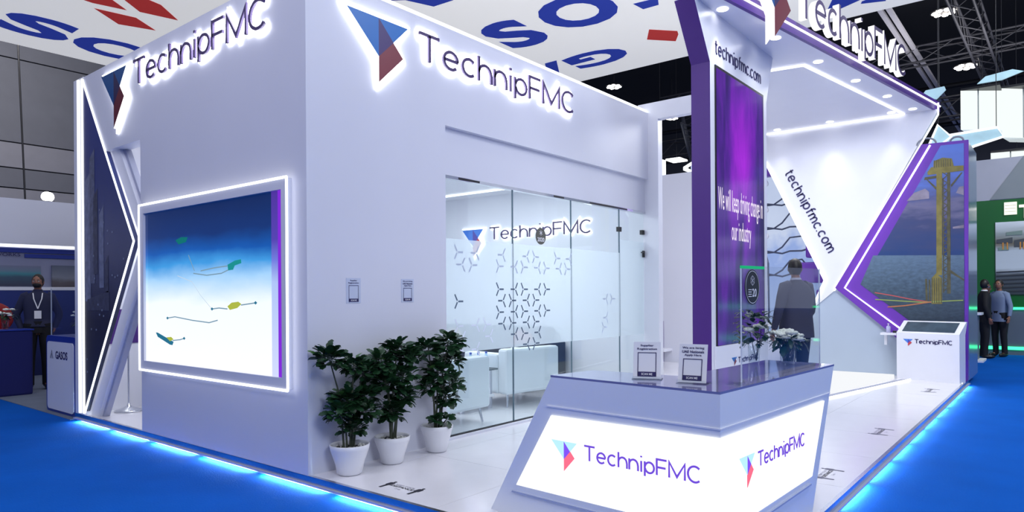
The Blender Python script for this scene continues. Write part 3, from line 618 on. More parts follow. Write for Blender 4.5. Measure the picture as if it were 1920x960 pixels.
# notice stands on the counter (code squares left blank)
def stand(name, lb, c, ang, ln):
    c = Vector(c); u = Vector((math.sin(ang), -math.cos(ang), 0)); n = Vector((-math.cos(ang), -math.sin(ang), 0)); v = (Z0*.98 - n*.20).normalized()
    t_ = thing(name, lb, 'notice stand', tuple(c)); wd, ht = .148, .20
    f = lambda a, b, d=0: c + u*(a-.5)*wd + v*(b*ht) + Z0*.006 + u.cross(v)*d
    MB().prism([f(0, 0), f(1, 0), f(1, 1), f(0, 1)], u.cross(v)*.004).build('card', WHITEP, t_)
    b = MB(); b.prism([c-u*.08+n*.02, c+u*.08+n*.02, c+u*.08-n*.08, c-u*.08-n*.08], Z0*.005); b.prism([c-u*.076+n*.02, c+u*.076+n*.02, c+u*.076+n*.02+Z0*.02, c-u*.076+n*.02+Z0*.02], n*.004)
    b.build('acrylic_foot', ACRYL, t_)
    notice(t_, f(0, 0, .0045), u, v, wd, ht, ln)
stand('notice_stand', 'supplier registration card in clear stand on counter, left one', (.345, -2.63, .880), math.radians(22), ['Supplier', 'Registration'])
stand('notice_stand', 'hiring card in tilted clear stand on counter, nearer the corner', (.325, -2.90, .880), math.radians(8), ['We are hiring', 'UAE Nationals', 'Apply Here'])

# acrylic hygiene screen on the counter
ac = thing('acrylic_screen', 'tall clear acrylic guard with black round badge on counter', 'acrylic screen', (1.05, -3.13, .88))
a0 = Vector((.50, -3.098, .882)); a1 = Vector((1.70, -3.167, .882))
MB().prism([a0, a1, a1+Z0*.62, a0+Z0*.61], Vector((.05, .9, 0)).normalized()*.006).build('sheet', ACRYL, ac)
eg = MB(); eg.prism([a0, a0+Vector((.004, 0, 0)), a0+Vector((.004, 0, .61)), a0+Z0*.61], (0, .007, 0)); eg.prism([a1, a1-Vector((.004, 0, 0)), a1+Vector((-.004, 0, .62)), a1+Z0*.62], (0, .007, 0)); eg.build('bright_edge', mat('acrylic_edge', (.75, .8, .9), .2), ac)
gr = MB(); gr.prism([a0+Z0*.595, a0+Vector((.30, -.0175, .597)), a0+Vector((.30, -.0175, .612)), a0+Z0*.61], (0, .0075, 0)); gr.build('painted_green_glint', glow('green_edge_glint', lin(40, 200, 140), .7), ac)  # emissive strip paints the green reflection on the sheet
bt = MB(); bt.box((.39, -3.13, .8805), (.47, -3.05, .888)); bt.box((1.62, -3.20, .8805), (1.70, -3.12, .888)); bt.build('foot', ACRYL, ac)
dc = Vector((.625, -3.108, 1.380)); du = Vector((.9983, -.058, 0)); dn = Vector((-.058, -.9983, 0))
db = MB(); db.tube([dc, dc+dn*.003], .094, 28); bdg = db.build('badge', mat('black_badge', lin(36, 38, 44), .4), ac)
rg = MB(); ring = [dc+dn*.004+du*.086*math.cos(math.radians(t*12))+Z0*.086*math.sin(math.radians(t*12)) for t in range(31)]; strip(ring, dn, .0016, rg)
for k in range(6):
    a = math.radians(60*k+30); c2 = dc+dn*.004+Z0*.035; e2 = c2+du*.026*math.cos(a)+Z0*.026*math.sin(a); strip([c2, e2], dn, .0012, rg)
    strip([e2, c2+du*.026*math.cos(a+1.05)+Z0*.026*math.sin(a+1.05)], dn, .001, rg)
for k in range(4): strip([dc+dn*.004-du*.055-Z0*(.014+k*.012), dc+dn*.004-du*.012-Z0*(.014+k*.012)], dn, .0022, rg)
rg.build('badge_emblem', WHITEP, bdg)
fit_text('badge_number', '20', dc+dn*.0045-du*.006-Z0*.052, du*.056, Z0*.044, WHITEP, bdg, .02)

# ================================================================== KIOSK
kk = thing('kiosk', 'white information kiosk with slanted touch screen by the platform edge', 'kiosk', (9.2, -2.8, 0))
K0 = Vector((9.10, -2.345, 0)); uK = Vector((-.27, -.9629, 0)); nK = Vector((-.9629, .27, 0))
PK = lambda t, z, d=0: K0+uK*t+nK*d+Z0*z
hh = MB(); prof = [(0, 0), (0, .715), (-.24, .895), (-.27, .895), (-.20, .70), (-.20, 0)]
hh.prism([PK(0, z, d) for d, z in prof], uK*.885); hh.build('body', WALLW, kk)
sd_ = Vector((-.30, .19, 0)).normalized()
def on_slope(t, s_, lift=.003): d = -.24*s_; z = .715+.18*s_; return PK(t, z+lift*.85, d+lift*.5)
MB().prism([on_slope(.07, .12), on_slope(.81, .12), on_slope(.81, .88), on_slope(.07, .88)], (0, 0, .004)).build('touch_screen', mat('dark_touch_screen', lin(60, 76, 90), .12, noise=.2, nscale=6), kk)
logo(kk, PK(.10, .515, .001), uK, Z0, .14, .105, .001, .003, 'mid')
wordmark('TechnipFMC', kk, PK(.27, .560, .001), uK, Z0, .52, .060, .0055, .001, .003, NAVY)
sh = thing('side_shelf', 'little white shelf fixed left of the kiosk', 'shelf', (9.3, -2.2, .68)); MB().box((9.18, -2.325, .665), (9.375, -2.10, .70)).build('shelf_board', WALLW, sh)
MB().box((9.33, -2.17, .5), (9.375, -2.13, .665)).build('bracket', WALLW, sh)
bo = thing('sanitizer_bottle', 'tiny clear pump bottle on the shelf left of the kiosk', 'bottle', (9.28, -2.20, .70))
MB().lathe([(0, 0), (.03, 0), (.033, .02), (.033, .09), (.015, .11), (0, .11)], (9.28, -2.20, .701), 12).build('bottle_body', mat('pale_lilac_plastic', (.5, .5, .75), .2), bo)
pb = MB(); pb.lathe([(.008, 0), (.008, .03), (0, .03)], (9.28, -2.20, .811), 8); pb.box((9.24, -2.208, .835), (9.29, -2.192, .845)); pb.build('pump', WHITEP, bo)
b2 = thing('device', 'small black box at the kiosk end of the little shelf', 'device', (9.29, -2.34, .70)); MB().box((9.22, -2.32, .701), (9.30, -2.27, .735)).build('box_body', BLACK, b2, .004)
# floor step, its brightness put in as emission, with a light edge
ls = thing('bright_step', 'white floor step, its brightness painted as glow, with light edge at the end wall', 'step', (8.3, -2.0, 0))
MB().prism([(6.30, -1.93, .001), (9.0, -2.33, .001), (9.44, -2.25, .001), (9.44, -.6, .001), (7.6, -.6, .001)], (0, 0, .02)).build('deck', glow('painted_floor_glow', (.95, .97, 1), .9), ls)
MB().prism([(6.30, -1.945, .001), (8.9, -2.45, .001), (8.95, -2.545, .001), (6.20, -2.03, .001)], (0, 0, .012)).build('grey_shadow_band', mat('grey_shadow_band', (.35, .36, .45), .4), ls)  # shadow band by the bright floor, painted as a grey strip
MB().tube([(6.20, -2.04, .012), (8.96, -2.55, .012)], .010, 6).build('light_line', LED, ls)

# ================================================================== POTTED PLANTS
def leaf_mesh(name, L, W, m):
    prof = [(0, .012), (.10, .14), (.26, .46), (.48, .66), (.62, .60), (.72, .44), (.82, .56), (.93, .30), (1.0, .06)]
    vs = []; fs = []
    for i, (t, h) in enumerate(prof):
        z = -.25*t*t*L + .06*L*math.sin(t*3)
        vs += [(t*L, -h*W, z+.10*W), (t*L, 0, z), (t*L, h*W, z+.10*W)]
    for i in range(len(prof)-1):
        a = 3*i; fs += [(a, a+3, a+4, a+1), (a+1, a+4, a+5, a+2)]
    me = bpy.data.meshes.new(name); me.from_pydata(vs, [], fs); me.materials.append(m)
    for p in me.polygons: p.use_smooth = True
    return me
LEAFM = [leaf_mesh('leaf', .085, .050, LEAF), leaf_mesh('leaf', .07, .046, LEAF), leaf_mesh('leaf', .075, .045, LEAF2)]
def potted(name, lb, c, rt_, rb, h, heads, seed, wide=True):
    rr = random.Random(seed); c = Vector(c); t_ = thing(name, lb, 'potted plant', tuple(c), 'white potted shrubs against the front wall')
    MB().lathe([(0, 0), (rb*.8, 0), (rb, .012), (rb*1.12, h*.35), (rt_*.96, h*.85), (rt_, h), (rt_*.95, h+.004), (rt_*.90, h-.008), (rt_*.86, h-.04)], c, 32).build('pot', WHITEPOT, t_)
    MB().lathe([(rt_*.90, h-.035), (0, h-.028)], c, 24).build('soil', SOIL, t_)
    pbm = MB()
    for k in range(46):
        a = rr.random()*6.28; q = rt_*.84*math.sqrt(rr.random()); s_ = .008+.008*rr.random()
        pbm.ball((c.x+q*math.cos(a), c.y+q*math.sin(a), h-.024), (s_*1.2, s_, s_*.7), 0, 6, 4)
    tag(pbm.build('pebbles', PEB, t_), kind='stuff')
    nl = 0; small = MB()
    for hi, (dx, dy, z, rad, cnt) in enumerate(heads):
        z = (z-.25)*.90+.25; rad *= 1.12; cnt = int(cnt*1.35)
        top = Vector((c.x+dx, c.y+dy, z)); base = Vector((c.x+dx*.18+rr.uniform(-.02, .02), c.y+dy*.18, h-.03)); mid = base.lerp(top, .55)+Vector((-dx*.25, 0, 0))
        MB().tube([base, mid, top], [.009, .007, .005], 6).build('stem', STEM, t_)
        for k in range(cnt):
            th = rr.random()*6.28; ph = math.acos(1-1.75*rr.random()) ; q = rad*(.25+.75*rr.random())
            d = Vector((math.sin(ph)*math.cos(th), math.sin(ph)*math.sin(th), math.cos(ph)*.8))
            p = top + d*q*.62 - Z0*rad*.15
            if p.y > -.055: p.y = -.055 - .03*rr.random(); d.y = -abs(d.y)
            d2 = (d + Vector((rr.uniform(-.3, .3), rr.uniform(-.3, .3), rr.uniform(0, .5)))).normalized()
            if p.y + d2.y*.09 > -.012: d2.y = -abs(d2.y)*.3
            xax = d2.normalized(); yax = Z0.cross(xax)
            yax = (yax if yax.length > .1 else X0.copy()).normalized(); zax = xax.cross(yax)
            rot = Matrix((xax, yax, zax)).transposed().to_4x4() @ Matrix.Rotation(rr.uniform(-.6, .6), 4, 'X')
            mesh = LEAFM[2] if (rr.random() < .10 and d.z > .2) else LEAFM[rr.randrange(2)]
            s_ = rr.uniform(.72, 1.08)
            if nl < 298:
                o = bpy.data.objects.new('leaf', mesh); C.objects.link(o); o.parent = t_
                o.matrix_local = Matrix.Translation(p - c) @ rot @ Matrix.Scale(s_, 4); nl += 1
            else:
                M = Matrix.Translation(p) @ rot @ Matrix.Scale(s_, 4); small.add([M @ v.co for v in mesh.vertices], [tuple(f.vertices) for f in mesh.polygons], 0, True)
    if small.v: tag(small.build('foliage', LEAF, t_), kind='stuff')
potted('potted_plant', 'leftmost bushy plant in white pot at the wall corner', (.235, -.19, 0), .150, .095, .225,
       [(-.17, .02, .97, .145, 74), (.03, -.02, .90, .12, 52), (.16, .02, .83, .13, 60), (-.02, 0, .62, .17, 90), (-.12, -.03, .52, .12, 50), (.10, -.03, .50, .13, 64), (.02, -.02, .36, .11, 40), (.17, .02, .62, .12, 56)], 11)
potted('potted_plant', 'middle bushy plant in white pot, between its two neighbours', (.66, -.185, 0), .145, .09, .215,
       [(-.11, 0, .90, .13, 64), (.08, .02, 1.0, .15, 70), (.17, -.02, .93, .12, 50), (-.04, 0, .70, .15, 80), (.10, -.02, .58, .14, 70), (-.02, -.02, .45, .13, 60), (.12, 0, .75, .13, 60)], 22)
potted('potted_plant', 'rightmost bushy plant in white pot beside the glass', (1.17, -.18, 0), .140, .09, .225,
       [(-.10, 0, .98, .14, 68), (.13, -.02, 1.03, .15, 76), (.20, 0, .85, .11, 50), (.0, -.02, .76, .15, 74), (.17, 0, .62, .12, 56), (-.08, 0, .62, .13, 60), (.10, -.02, .48, .11, 46), (-.06, -.06, .29, .05, 14), (.04, -.08, .28, .04, 8)], 33)

# ================================================================== FLOWERS ON COUNTER
FLW = mat('white_petals', (.88, .90, .82), .6, noise=.06, nscale=20, emit=None)
LEAFS = leaf_mesh('leaf', .07, .02, LEAF)
def bouquet(t_, c, h, nfl, spread, seed, vr=.05, vh=.15):
    rr = random.Random(seed); c = Vector(c)
    MB().lathe([(0, 0), (vr*.85, 0), (vr, vh), (vr*.96, vh), (vr*.8, .008), (0, .008)], c, 20).build('vase', ACRYL, t_)
    stm = MB()
    for k in range(nfl):
        a = rr.random()*6.28; q = spread*math.sqrt(rr.random()); p = c+Vector((q*math.cos(a), q*math.sin(a)*.7, vh+h*(.3+.7*rr.random())))
        stm.tube([c+Vector((rr.uniform(-.02, .02), rr.uniform(-.02, .02), .02)), p], .0025, 4)
        fl = MB(); s_ = rr.uniform(.022, .032)
        for j in range(7):
            b = j*6.28/7; dd = Vector((math.cos(b), math.sin(b), .35)); fl.ball(p+dd*s_*.75, (s_*.62, s_*.62, s_*.42), 0, 6, 4)
        fl.ball(p+Z0*s_*.3, s_*.6, 0, 6, 4); fl.build('flower', FLW, t_)
    stm.build('flower_stems', STEM, t_)
    for k in range(nfl*3):
        a = rr.random()*6.28; q = spread*rr.random(); p = Vector((q*math.cos(a), q*math.sin(a)*.7, vh+h*rr.random()*.8-.02))
        o = bpy.data.objects.new('leaf', LEAFS); C.objects.link(o); o.parent = t_
        o.matrix_local = Matrix.Translation(p) @ Matrix.Rotation(a, 4, 'Z') @ Matrix.Rotation(rr.uniform(-.9, .8), 4, 'Y') @ Matrix.Scale(rr.uniform(.8, 1.4), 4)
v1 = thing('flower_vase', 'glass vase of white flowers at the right end of the counter', 'flowers', (1.60, -2.99, .88)); bouquet(v1, (1.60, -2.99, .881), .085, 18, .125, 5, .05, .13)
v2 = thing('leafy_vase', 'green leafy posy with few white blooms behind the counter flowers', 'flowers', (1.52, -2.80, .88)); bouquet(v2, (1.52, -2.80, .881), .18, 3, .07, 6, .04, .12)
rr = random.Random(4)
for k in range(110):
    a = rr.random()*6.28; q = .10*math.sqrt(rr.random()); o = bpy.data.objects.new('leaf', LEAFM[1]); C.objects.link(o); o.parent = v2
    o.matrix_local = Matrix.Translation((q*math.cos(a), q*math.sin(a), .12+.22*rr.random())) @ Matrix.Rotation(a, 4, 'Z') @ Matrix.Rotation(rr.uniform(-1, .6), 4, 'Y') @ Matrix.Scale(.6, 4)

# ================================================================== MEETING ROOM FURNITURE
LEATHER = mat('white_leather', (.80, .84, .88), .4, noise=.015)
def tub_chair(name, lb, c, rz, w_=.86, d_=.78, h=.70):
    t_ = thing(name, lb, 'armchair', tuple(c), 'white tub armchairs in the glass room'); M = Matrix.Translation(c) @ Matrix.Rotation(rz, 4, 'Z')
    def part(nm, boxes, m, bev=.03):
        mb = MB()
        for a, b in boxes: mb.box(a, b)
        mb.v = [tuple(M @ Vector(v)) for v in mb.v]; return mb.build(nm, m, t_, bev)
    part('backrest', [((-w_/2, d_/2-.16, .16), (w_/2, d_/2, h))], LEATHER); 
    for s_ in (-1, 1): part('armrest', [((s_*w_/2-(.13 if s_ > 0 else 0), -d_/2, .16), (s_*w_/2+(.13 if s_ < 0 else 0), d_/2-.16, h-.06))], LEATHER)
    part('seat', [((-w_/2+.13, -d_/2+.02, .16), (w_/2-.13, d_/2-.16, .42))], LEATHER)
    for a in (-1, 1):
        for b in (-1, 1):
            p = M @ Vector((a*(w_/2-.09), b*(d_/2-.09), .16)); q = M @ Vector((a*(w_/2-.06), b*(d_/2-.06), .0)); MB().tube([p, q], [.018, .010], 8).build('leg', STEEL, t_)
tub_chair('armchair', 'white leather tub chair with its back to the glass, behind the plants', Vector((2.05, .72, .0)), math.radians(183))
tub_chair('armchair', 'white leather tub chair in the middle of the glass room', Vector((3.72, 1.05, .0)), math.radians(172), .9, .8, .70)
tub_chair('armchair', 'white leather tub chair at the far left inside the glass room', Vector((2.6, 2.6, .0)), math.radians(10))
gt = thing('glass_table', 'small glass coffee table with bottles between the armchairs', 'table', (3.05, 1.15, 0))
MB().box((2.60, .85, .46), (3.20, 1.55, .472)).build('tabletop', ACRYL, gt)
eb = MB(); eb.box((2.59, .845, .457), (3.21, .85, .475)); eb.box((3.205, .85, .457), (3.21, 1.55, .475)); eb.build('tabletop_edge', mat('smoked_glass_edge', lin(90, 105, 110), .2), gt)
for a in (2.64, 3.13):
    for b in (.90, 1.48): MB().box((a, b, .0), (a+.035, b+.035, .46)).build('leg', STEEL, gt)
MB().box((2.62, .88, .14), (3.18, 1.52, .165)).build('lower_shelf', WHITEP, gt)
WATER = glassmat('bottle_water', (.70, .86, .98), .1); CAP = mat('blue_bottle_cap', lin(40, 80, 190), .4); PETL = mat('pale_blue_label', lin(150, 200, 235), .4)
for k, (a, b) in enumerate(((2.90, 1.0), (2.98, .95), (3.06, 1.02), (3.13, .96))):
    t_ = thing('water_bottle', ['leftmost', 'second from left', 'third from left', 'rightmost'][k] + ' of the small blue-capped water bottles on the glass coffee table', 'bottle', (a, b, .472), 'water bottles on the coffee table')
    MB().lathe([(0, 0), (.03, 0), (.032, .01), (.032, .12), (.014, .165), (.012, .18)], (a, b, .4725), 12).build('bottle_body', WATER, t_)
    MB().lathe([(.0325, .05), (.0325, .10)], (a, b, .4725), 12).build('bottle_label', PETL, t_); MB().lathe([(.015, .178), (.015, .20), (0, .20)], (a, b, .4725), 10).build('cap', CAP, t_)
sd = thing('sideboard', 'dark grey low sofa with tan and red cushions at the room end', 'sofa', (4.6, 2.6, 0))
SOFA = mat('dark_grey_fabric', lin(52, 60, 78), .8)
MB().box((4.30, 1.55, .10), (5.35, 3.6, .42)).build('seat', SOFA, sd, .03)
for a in (4.36, 5.28):
    for b in (1.42, 3.7): MB().tube([(a, b, 0), (a, b, .11)], .02, 8).build('leg', STEEL, sd)
MB().box((5.10, 1.55, .42), (5.38, 3.6, .86)).build('backrest', SOFA, sd, .03); MB().box((4.30, 1.35, .10), (5.38, 1.55, .66)).build('armrest', SOFA, sd, .03); MB().box((4.30, 3.6, .10), (5.38, 3.8, .66)).build('armrest', SOFA, sd, .03)
for nm, lb, col, c in (('cushion', 'tan cushion on the dark sofa in the glass room', lin(150, 118, 90), (4.97, 3.25, .63)), ('cushion', 'dull red cushion on the dark sofa in the glass room', lin(150, 80, 80), (4.97, 1.85, .63))):
    cu2 = MB(); cu2.ball(c, (.09, .22, .19), 0, 16, 10); tag(cu2.build(nm, mat('cushion_'+nm+str(c[1]), col, .8)), lb, 'cushion')
    
# ================================================================== FLOOR STICKERS
def floor_sticker(lb, c, r, u, sc_, g='distance stickers on the platform floor', faint=False):
    ink = GREYI if faint else NAVYB
    t_ = thing('floor_sticker', lb, 'floor sticker', tuple(c), g); c = Vector(c)+Z0*.001; r = Vector(r); u = Vector(u)
    for s_ in (-1, 1):
        fg = MB(); o = c+r*s_*.17*sc_
        body = [(-.010, 0), (.010, 0), (.012, .07), (.022, .075), (.022, .125), (.008, .135), (-.008, .135), (-.022, .125), (-.022, .075), (-.012, .07)]
        P = [o+r*a*sc_*1.3+u*b*sc_*1.2-u*.09*sc_ for a, b in body]; fg.prism(P, Z0*.0008)
        hd_ = [o+r*.014*sc_*math.cos(t*.785)+u*(.088+.014*math.sin(t*.785))*sc_ for t in range(8)]; fg.prism(hd_, Z0*.0008); fg.build('figure', ink, t_)
    fit_text('words', 'KEEP YOUR', c-r*.11*sc_+u*.035*sc_+Z0*.0008, r*.22*sc_, u*.022*sc_, GREYI, t_); fit_text('words', 'DISTANCE', c-r*.13*sc_-u*.01*sc_+Z0*.0008, r*.26*sc_, u*.034*sc_, NAVYB, t_, .02); fit_text('words', '2 m', c-r*.03*sc_-u*.055*sc_+Z0*.0008, r*.06*sc_, u*.026*sc_, GREYI, t_)
NAVYB = mat('dark_sticker_ink', lin(36, 36, 50), .6); GREYI = mat('grey_sticker_ink', lin(110, 110, 130), .6)
floor_sticker('distance sticker with two figures in front of the potted plants', (.215, -.79, 0), -Y0, X0, .85)
floor_sticker('distance sticker on the floor right beside the counter end', (2.41, -3.03, 0), X0, Y0, .85, faint=True)
floor_sticker('distance sticker mid-way along the platform, second past the counter', (4.36, -3.02, 0), X0, Y0, .9, faint=True)
floor_sticker('faint distance sticker nearest to the kiosk', (7.83, -2.97, 0), X0, Y0, .95, faint=True)
fsp = thing('floor_spot', 'small bright uplight at the foot of the purple panel', 'light', (8.95, -3.2, 0)); MB().lathe([(0, .012), (.03, .012), (.035, 0)], (8.95, -3.19, .001), 12).build('lens', glow('uplight', (1, 1, 1), 6), fsp)

# ================================================================== DOORWAY ITEMS
stn = thing('stanchion', 'chrome post on round base seen through the left doorway', 'stanchion', (.43, 4.2, 0))
MB().lathe([(0, 0), (.15, 0), (.155, .008), (.14, .02), (.06, .045), (.022, .07), (.014, .10), (0, .10)], (.43, 4.2, .0), 28).build('base', CHROME, stn)
MB().lathe([(.010, 0), (.010, .85), (.014, .87), (0, .89)], (.43, 4.2, .09), 12).build('post', STEEL, stn)
fp = thing('palm_plant', 'thin leafy fronds peeking out beside the doorway jamb', 'plant', (.78, 4.1, 0))
MB().lathe([(0, 0), (.09, 0), (.11, .2), (.10, .2), (0, .18)], (.80, 4.1, .0), 16).build('pot', WHITEPOT, fp)
lp = leaf_mesh('leaf', .17, .03, LEAF); st = MB(); rr = random.Random(9)
for k in range(26):
    z = .30+.45*rr.random(); a = rr.uniform(0, 6.28); o = bpy.data.objects.new('leaf', lp); C.objects.link(o); o.parent = fp
    o.matrix_local = Matrix.Translation((.02, 0, z)) @ Matrix.Rotation(a, 4, 'Z') @ Matrix.Rotation(rr.uniform(-.6, .5), 4, 'Y')
st.tube([(.80, 4.1, .18), (.80, 4.1, .75)], .006, 6).build('stem', STEM, fp)

# ================================================================== DISPLAY BEHIND THE TOWER GAP
eq = thing('pipework_display', 'pale blue display wall with looping cables and purple modules', 'display', (10.2, -.4, 0))
MB().box((10.30, -2.2, 0), (10.40, .74, 4.1)).build('backboard', gradmat('pale_blue_print', [(0, lin(170, 190, 230)), (.5, lin(150, 175, 232)), (.62, lin(205, 218, 245)), (1, lin(190, 204, 236))], 'Z', 0, 4, .8, .35, 3, True), eq)  # emission added to lift the print's brightness
CAB = mat('slate_cable', lin(66, 74, 100), .4)
for k, z in enumerate((3.05, 2.6, 2.15, 1.72)):
    for j in (0, 1):
        cb = MB(); cb.tube([(10.2, .10, z-.05*j), (10.18, -.12, z-.04+.10*j*0), (10.15, -.28, z+.05-.12*j), (10.15, -.42, z+.22-.25*j), (10.2, -.62, z+.24-.27*j), (10.22, -.72, z+.10-.1*j)], .016, 6); cb.build('cable', CAB, eq)
cb = MB(); cb.tube([(10.2, .04, 2.1), (10.15, -.02, 1.9), (10.15, -.03, 1.0), (10.15, .0, .6)], .016, 6); cb.build('cable', CAB, eq)
for z0, z1, y0, y1 in ((2.42, 2.66, -.62, -.95), (1.98, 2.24, -.72, -1.1), (1.52, 1.90, -.62, -1.2), (1.05, 1.40, -.9, -1.2)):
    mdl = MB().box((10.05, y1, z0), (10.29, y0, z1)); mdl.build('purple_module', PURPLEB, eq, .03)
for k in range(12):
    z = .7+k*.25; lv = MB(); lv.ball((10.26, .12-.03*(k % 2), z), (.03, .10, .075), 0, 8, 6, Matrix.Rotation(.6*(1 if k % 2 else -1), 3, 'X')); lv.build('white_flake', WHITEP, eq)
MB().box((10.0, -.55, .72), (10.29, .3, .78)).build('counter_edge', WHITEP, eq)
MB().box((10.0, -.55, .0), (10.29, .3, .60)).build('cabinet', WALLW, eq)
MB().box((10.1, -.2, 3.55), (10.29, .2, 3.70)).build('purple_module', PURPLEB, eq, .02)

# ================================================================== HANGING BANNER
bn = thing('hanging_banner', 'huge white ceiling banner with big blue letters over the stand', 'banner', (4, 4, 6.5))
BZ = 6.5
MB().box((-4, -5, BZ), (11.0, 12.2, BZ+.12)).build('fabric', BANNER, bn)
def glyph(ch, lo, r, u, bold=.045):
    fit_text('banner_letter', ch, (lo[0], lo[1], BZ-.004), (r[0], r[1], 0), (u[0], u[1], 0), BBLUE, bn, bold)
glyph('S', (.92, 11.42), (1.18, 0), (0, -1.22)); glyph('O', (2.17, 11.55), (1.55, 0), (0, -1.15))
glyph('S', (8.33, 4.58), (0, -1.02), (-1.42, 0)); glyph('O', (8.20, 3.25), (0, -1.48), (-1.38, 0)); 
glyph('G', (9.38, 2.83), (0, 1.40), (.90, 0)); glyph('A', (9.38, 4.30), (0, 1.3), (.90, 0))
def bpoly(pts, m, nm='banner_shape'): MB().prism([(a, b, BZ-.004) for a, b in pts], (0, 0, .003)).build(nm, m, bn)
bpoly([(7.842, 1.554), (7.90, 1.10), (8.17, 1.22), (8.164, 1.525)], BBLUE); bpoly([(4.9, 4.9), (5.154, 4.543), (5.658, 4.355), (5.69, 3.9), (5.2, 3.7)], BBLUE)
bpoly([(9.95, -1.226), (10.413, -1.02), (10.47, -1.2), (10.268, -1.604), (9.9, -1.6)], BBLUE); bpoly([(10.35, -1.62), (10.452, -1.582), (10.6, -1.95), (10.2, -2.1)], BBLUE)
bpoly([(9.095, 1.894), (9.526, 1.505), (9.694, 1.562), (10.009, 1.769), (9.55, 2.18)], BRED)
bpoly([(1.45, 8.80), (1.735, 8.83), (2.25, 8.70), (1.80, 8.35)], BRED); bpoly([(1.837, 9.051), (2.415, 9.49), (3.005, 9.275), (2.497, 8.923)], BRED); bpoly([(1.95, 8.2), (2.427, 8.596), (3.049, 8.453), (2.535, 8.0), (2.1, 7.9)], BRED)

# ================================================================== HALL ROOF
for y0 in (-.52, -.72):
    tag(MB().box((12.5, y0-.055, 8.95), (40, y0+.055, 9.05)).build('roof_rail', BEAMM), 'long pale roof rail, the %s one of the close pair' % ('left' if y0 > -.6 else 'right'), 'roof rail', 'paired pale roof rails')
def truss(name, lb, p0, p1, s_=.35, n=12):
    t_ = thing(name, lb, 'truss', tuple(p0)); p0, p1 = Vector(p0), Vector(p1); d = (p1-p0); sidev = d.normalized().cross(Z0).normalized()*s_/2; ch = [sidev+Z0*s_/2, -sidev+Z0*s_/2, -sidev-Z0*s_/2, sidev-Z0*s_/2]
    for c in ch: MB().tube([p0+c, p1+c], .035, 6).build('chord', TRUSS, t_)
    br = MB()
    for i in range(n):
        a, b = p0+d*i/n, p0+d*(i+1)/n
        for k in range(4): br.tube([a+ch[k], b+ch[(k+1) % 4]], .018, 5)
    br.build('bracing', TRUSS, t_)
truss('roof_truss', 'dark lattice truss running away at the far right of the roof', (15, -2.45, 8.6), (34, -2.6, 8.6), .5, 22)
truss('roof_truss', 'dark lattice truss crossing above the canopy sign', (22, -8, 8.8), (22, 8, 8.8), .5, 18)
truss('roof_truss', 'distant cross truss just above the white light boxes', (26, -10, 7.9), (26, 10, 7.9), .7, 24)
truss('roof_truss', 'dark truss seen between banner and front wall', (17.5, 4.4, 8.2), (26, 7.5, 8.2), .5, 14)
truss('roof_truss', 'dark truss seen through the portal frame opening', (16, 4.2, 6.6), (26, 8.2, 6.6), .45, 14)
for k, (y0, z) in enumerate(((18, 9.2), (29.5, 9.6), (34, 9.0))):
    tag(MB().tube([(y0, -14, z), (y0, 16, z)], .10, 8).build('roof_duct', DARK), ['nearest dark round duct crossing under the roof', 'second dark round duct crossing under the roof', 'farthest dark round duct crossing under the roof'][k], 'duct')
HB = glow('high_bay_lens', (1, .93, .85), 12)
def highbay(lb, c, s_=1.0):
    t_ = thing('high_bay_lamp', lb, 'lamp', tuple(c)); c = Vector(c)
    MB().lathe([(0, .25*s_), (.12*s_, .25*s_), (.50*s_, .08*s_), (.52*s_, .04*s_), (0, .06*s_)], c, 20).build('housing', DARK, t_)
    for k in range(7):
        a = k*6.283/7; MB().ball(c+Vector((.33*s_*math.cos(a), .33*s_*math.sin(a), 0)), (.13*s_, .13*s_, .05*s_), 0, 8, 6).build('lens', HB, t_)
    MB().tube([c+Z0*.25*s_, (c.x, c.y, 10.61)], .015, 4).build('hanger', DARK, t_)
highbay('ring-shaped roof lamp at the upper right of the hall', (18.83, -1.874, 8.9), .65); highbay('ring-shaped roof lamp lower and farther right', (24.58, -1.82, 8.9), .75)
highbay('ring-shaped roof lamp above the end of the front wall', (18.87, 8.41, 8.9), .6); highbay('ring-shaped roof lamp seen through the portal frame', (24.45, 8.81, 8.9), .55)
fl = thing('flat_ceiling_light', 'white oblong lamp hanging beyond the portal frame', 'lamp', (18, 5.6, 5.9)); MB().box((17.9, 5.4, 5.75), (18.5, 5.9, 5.8)).build('lamp_face', glow('flat_lamp', (1, 1, 1), 3), fl)
# white lit column and far lit signs seen through the frame
lcn = thing('light_column', 'bright white lit column beyond the portal frame', 'light box', (14, 4.2, 4)); MB().box((13.9, 4.02, 4.05), (14.1, 4.26, 4.95)).build('lit_face', glow('column_face', (1, 1, 1), 1.3), lcn)
hx = thing('lit_ring', 'slanted white lit frame beyond the portal frame', 'light box', (14, 3, 4.5))
MB().tube([(14, 3.45, 4.65), (14, 2.85, 4.95), (14, 2.6, 4.2), (14, 3.45, 4.65)], .05, 4).build('lit_frame', LEDS, hx); MB().box((14.1, 2.6, 4.55), (14.12, 3.3, 4.8)).build('pale_face', mat('pale_blue_facet', lin(180, 195, 225), emit=lin(190, 205, 235), es=.6), hx)
h2 = thing('lit_ring', 'low white lit wedge at the bottom of the frame opening', 'light box', (14, 3, 4.0)); MB().tube([(14, 3.5, 4.0), (14, 2.7, 4.25)], .05, 4).build('lit_frame', LEDS, h2); MB().prism([(14.1, 3.45, 3.9), (14.1, 2.7, 3.9), (14.1, 2.7, 4.2)], (.02, 0, 0)).build('pale_face', mat('pale_facet_b', lin(190, 200, 220), emit=lin(190, 205, 235), es=.5), h2)
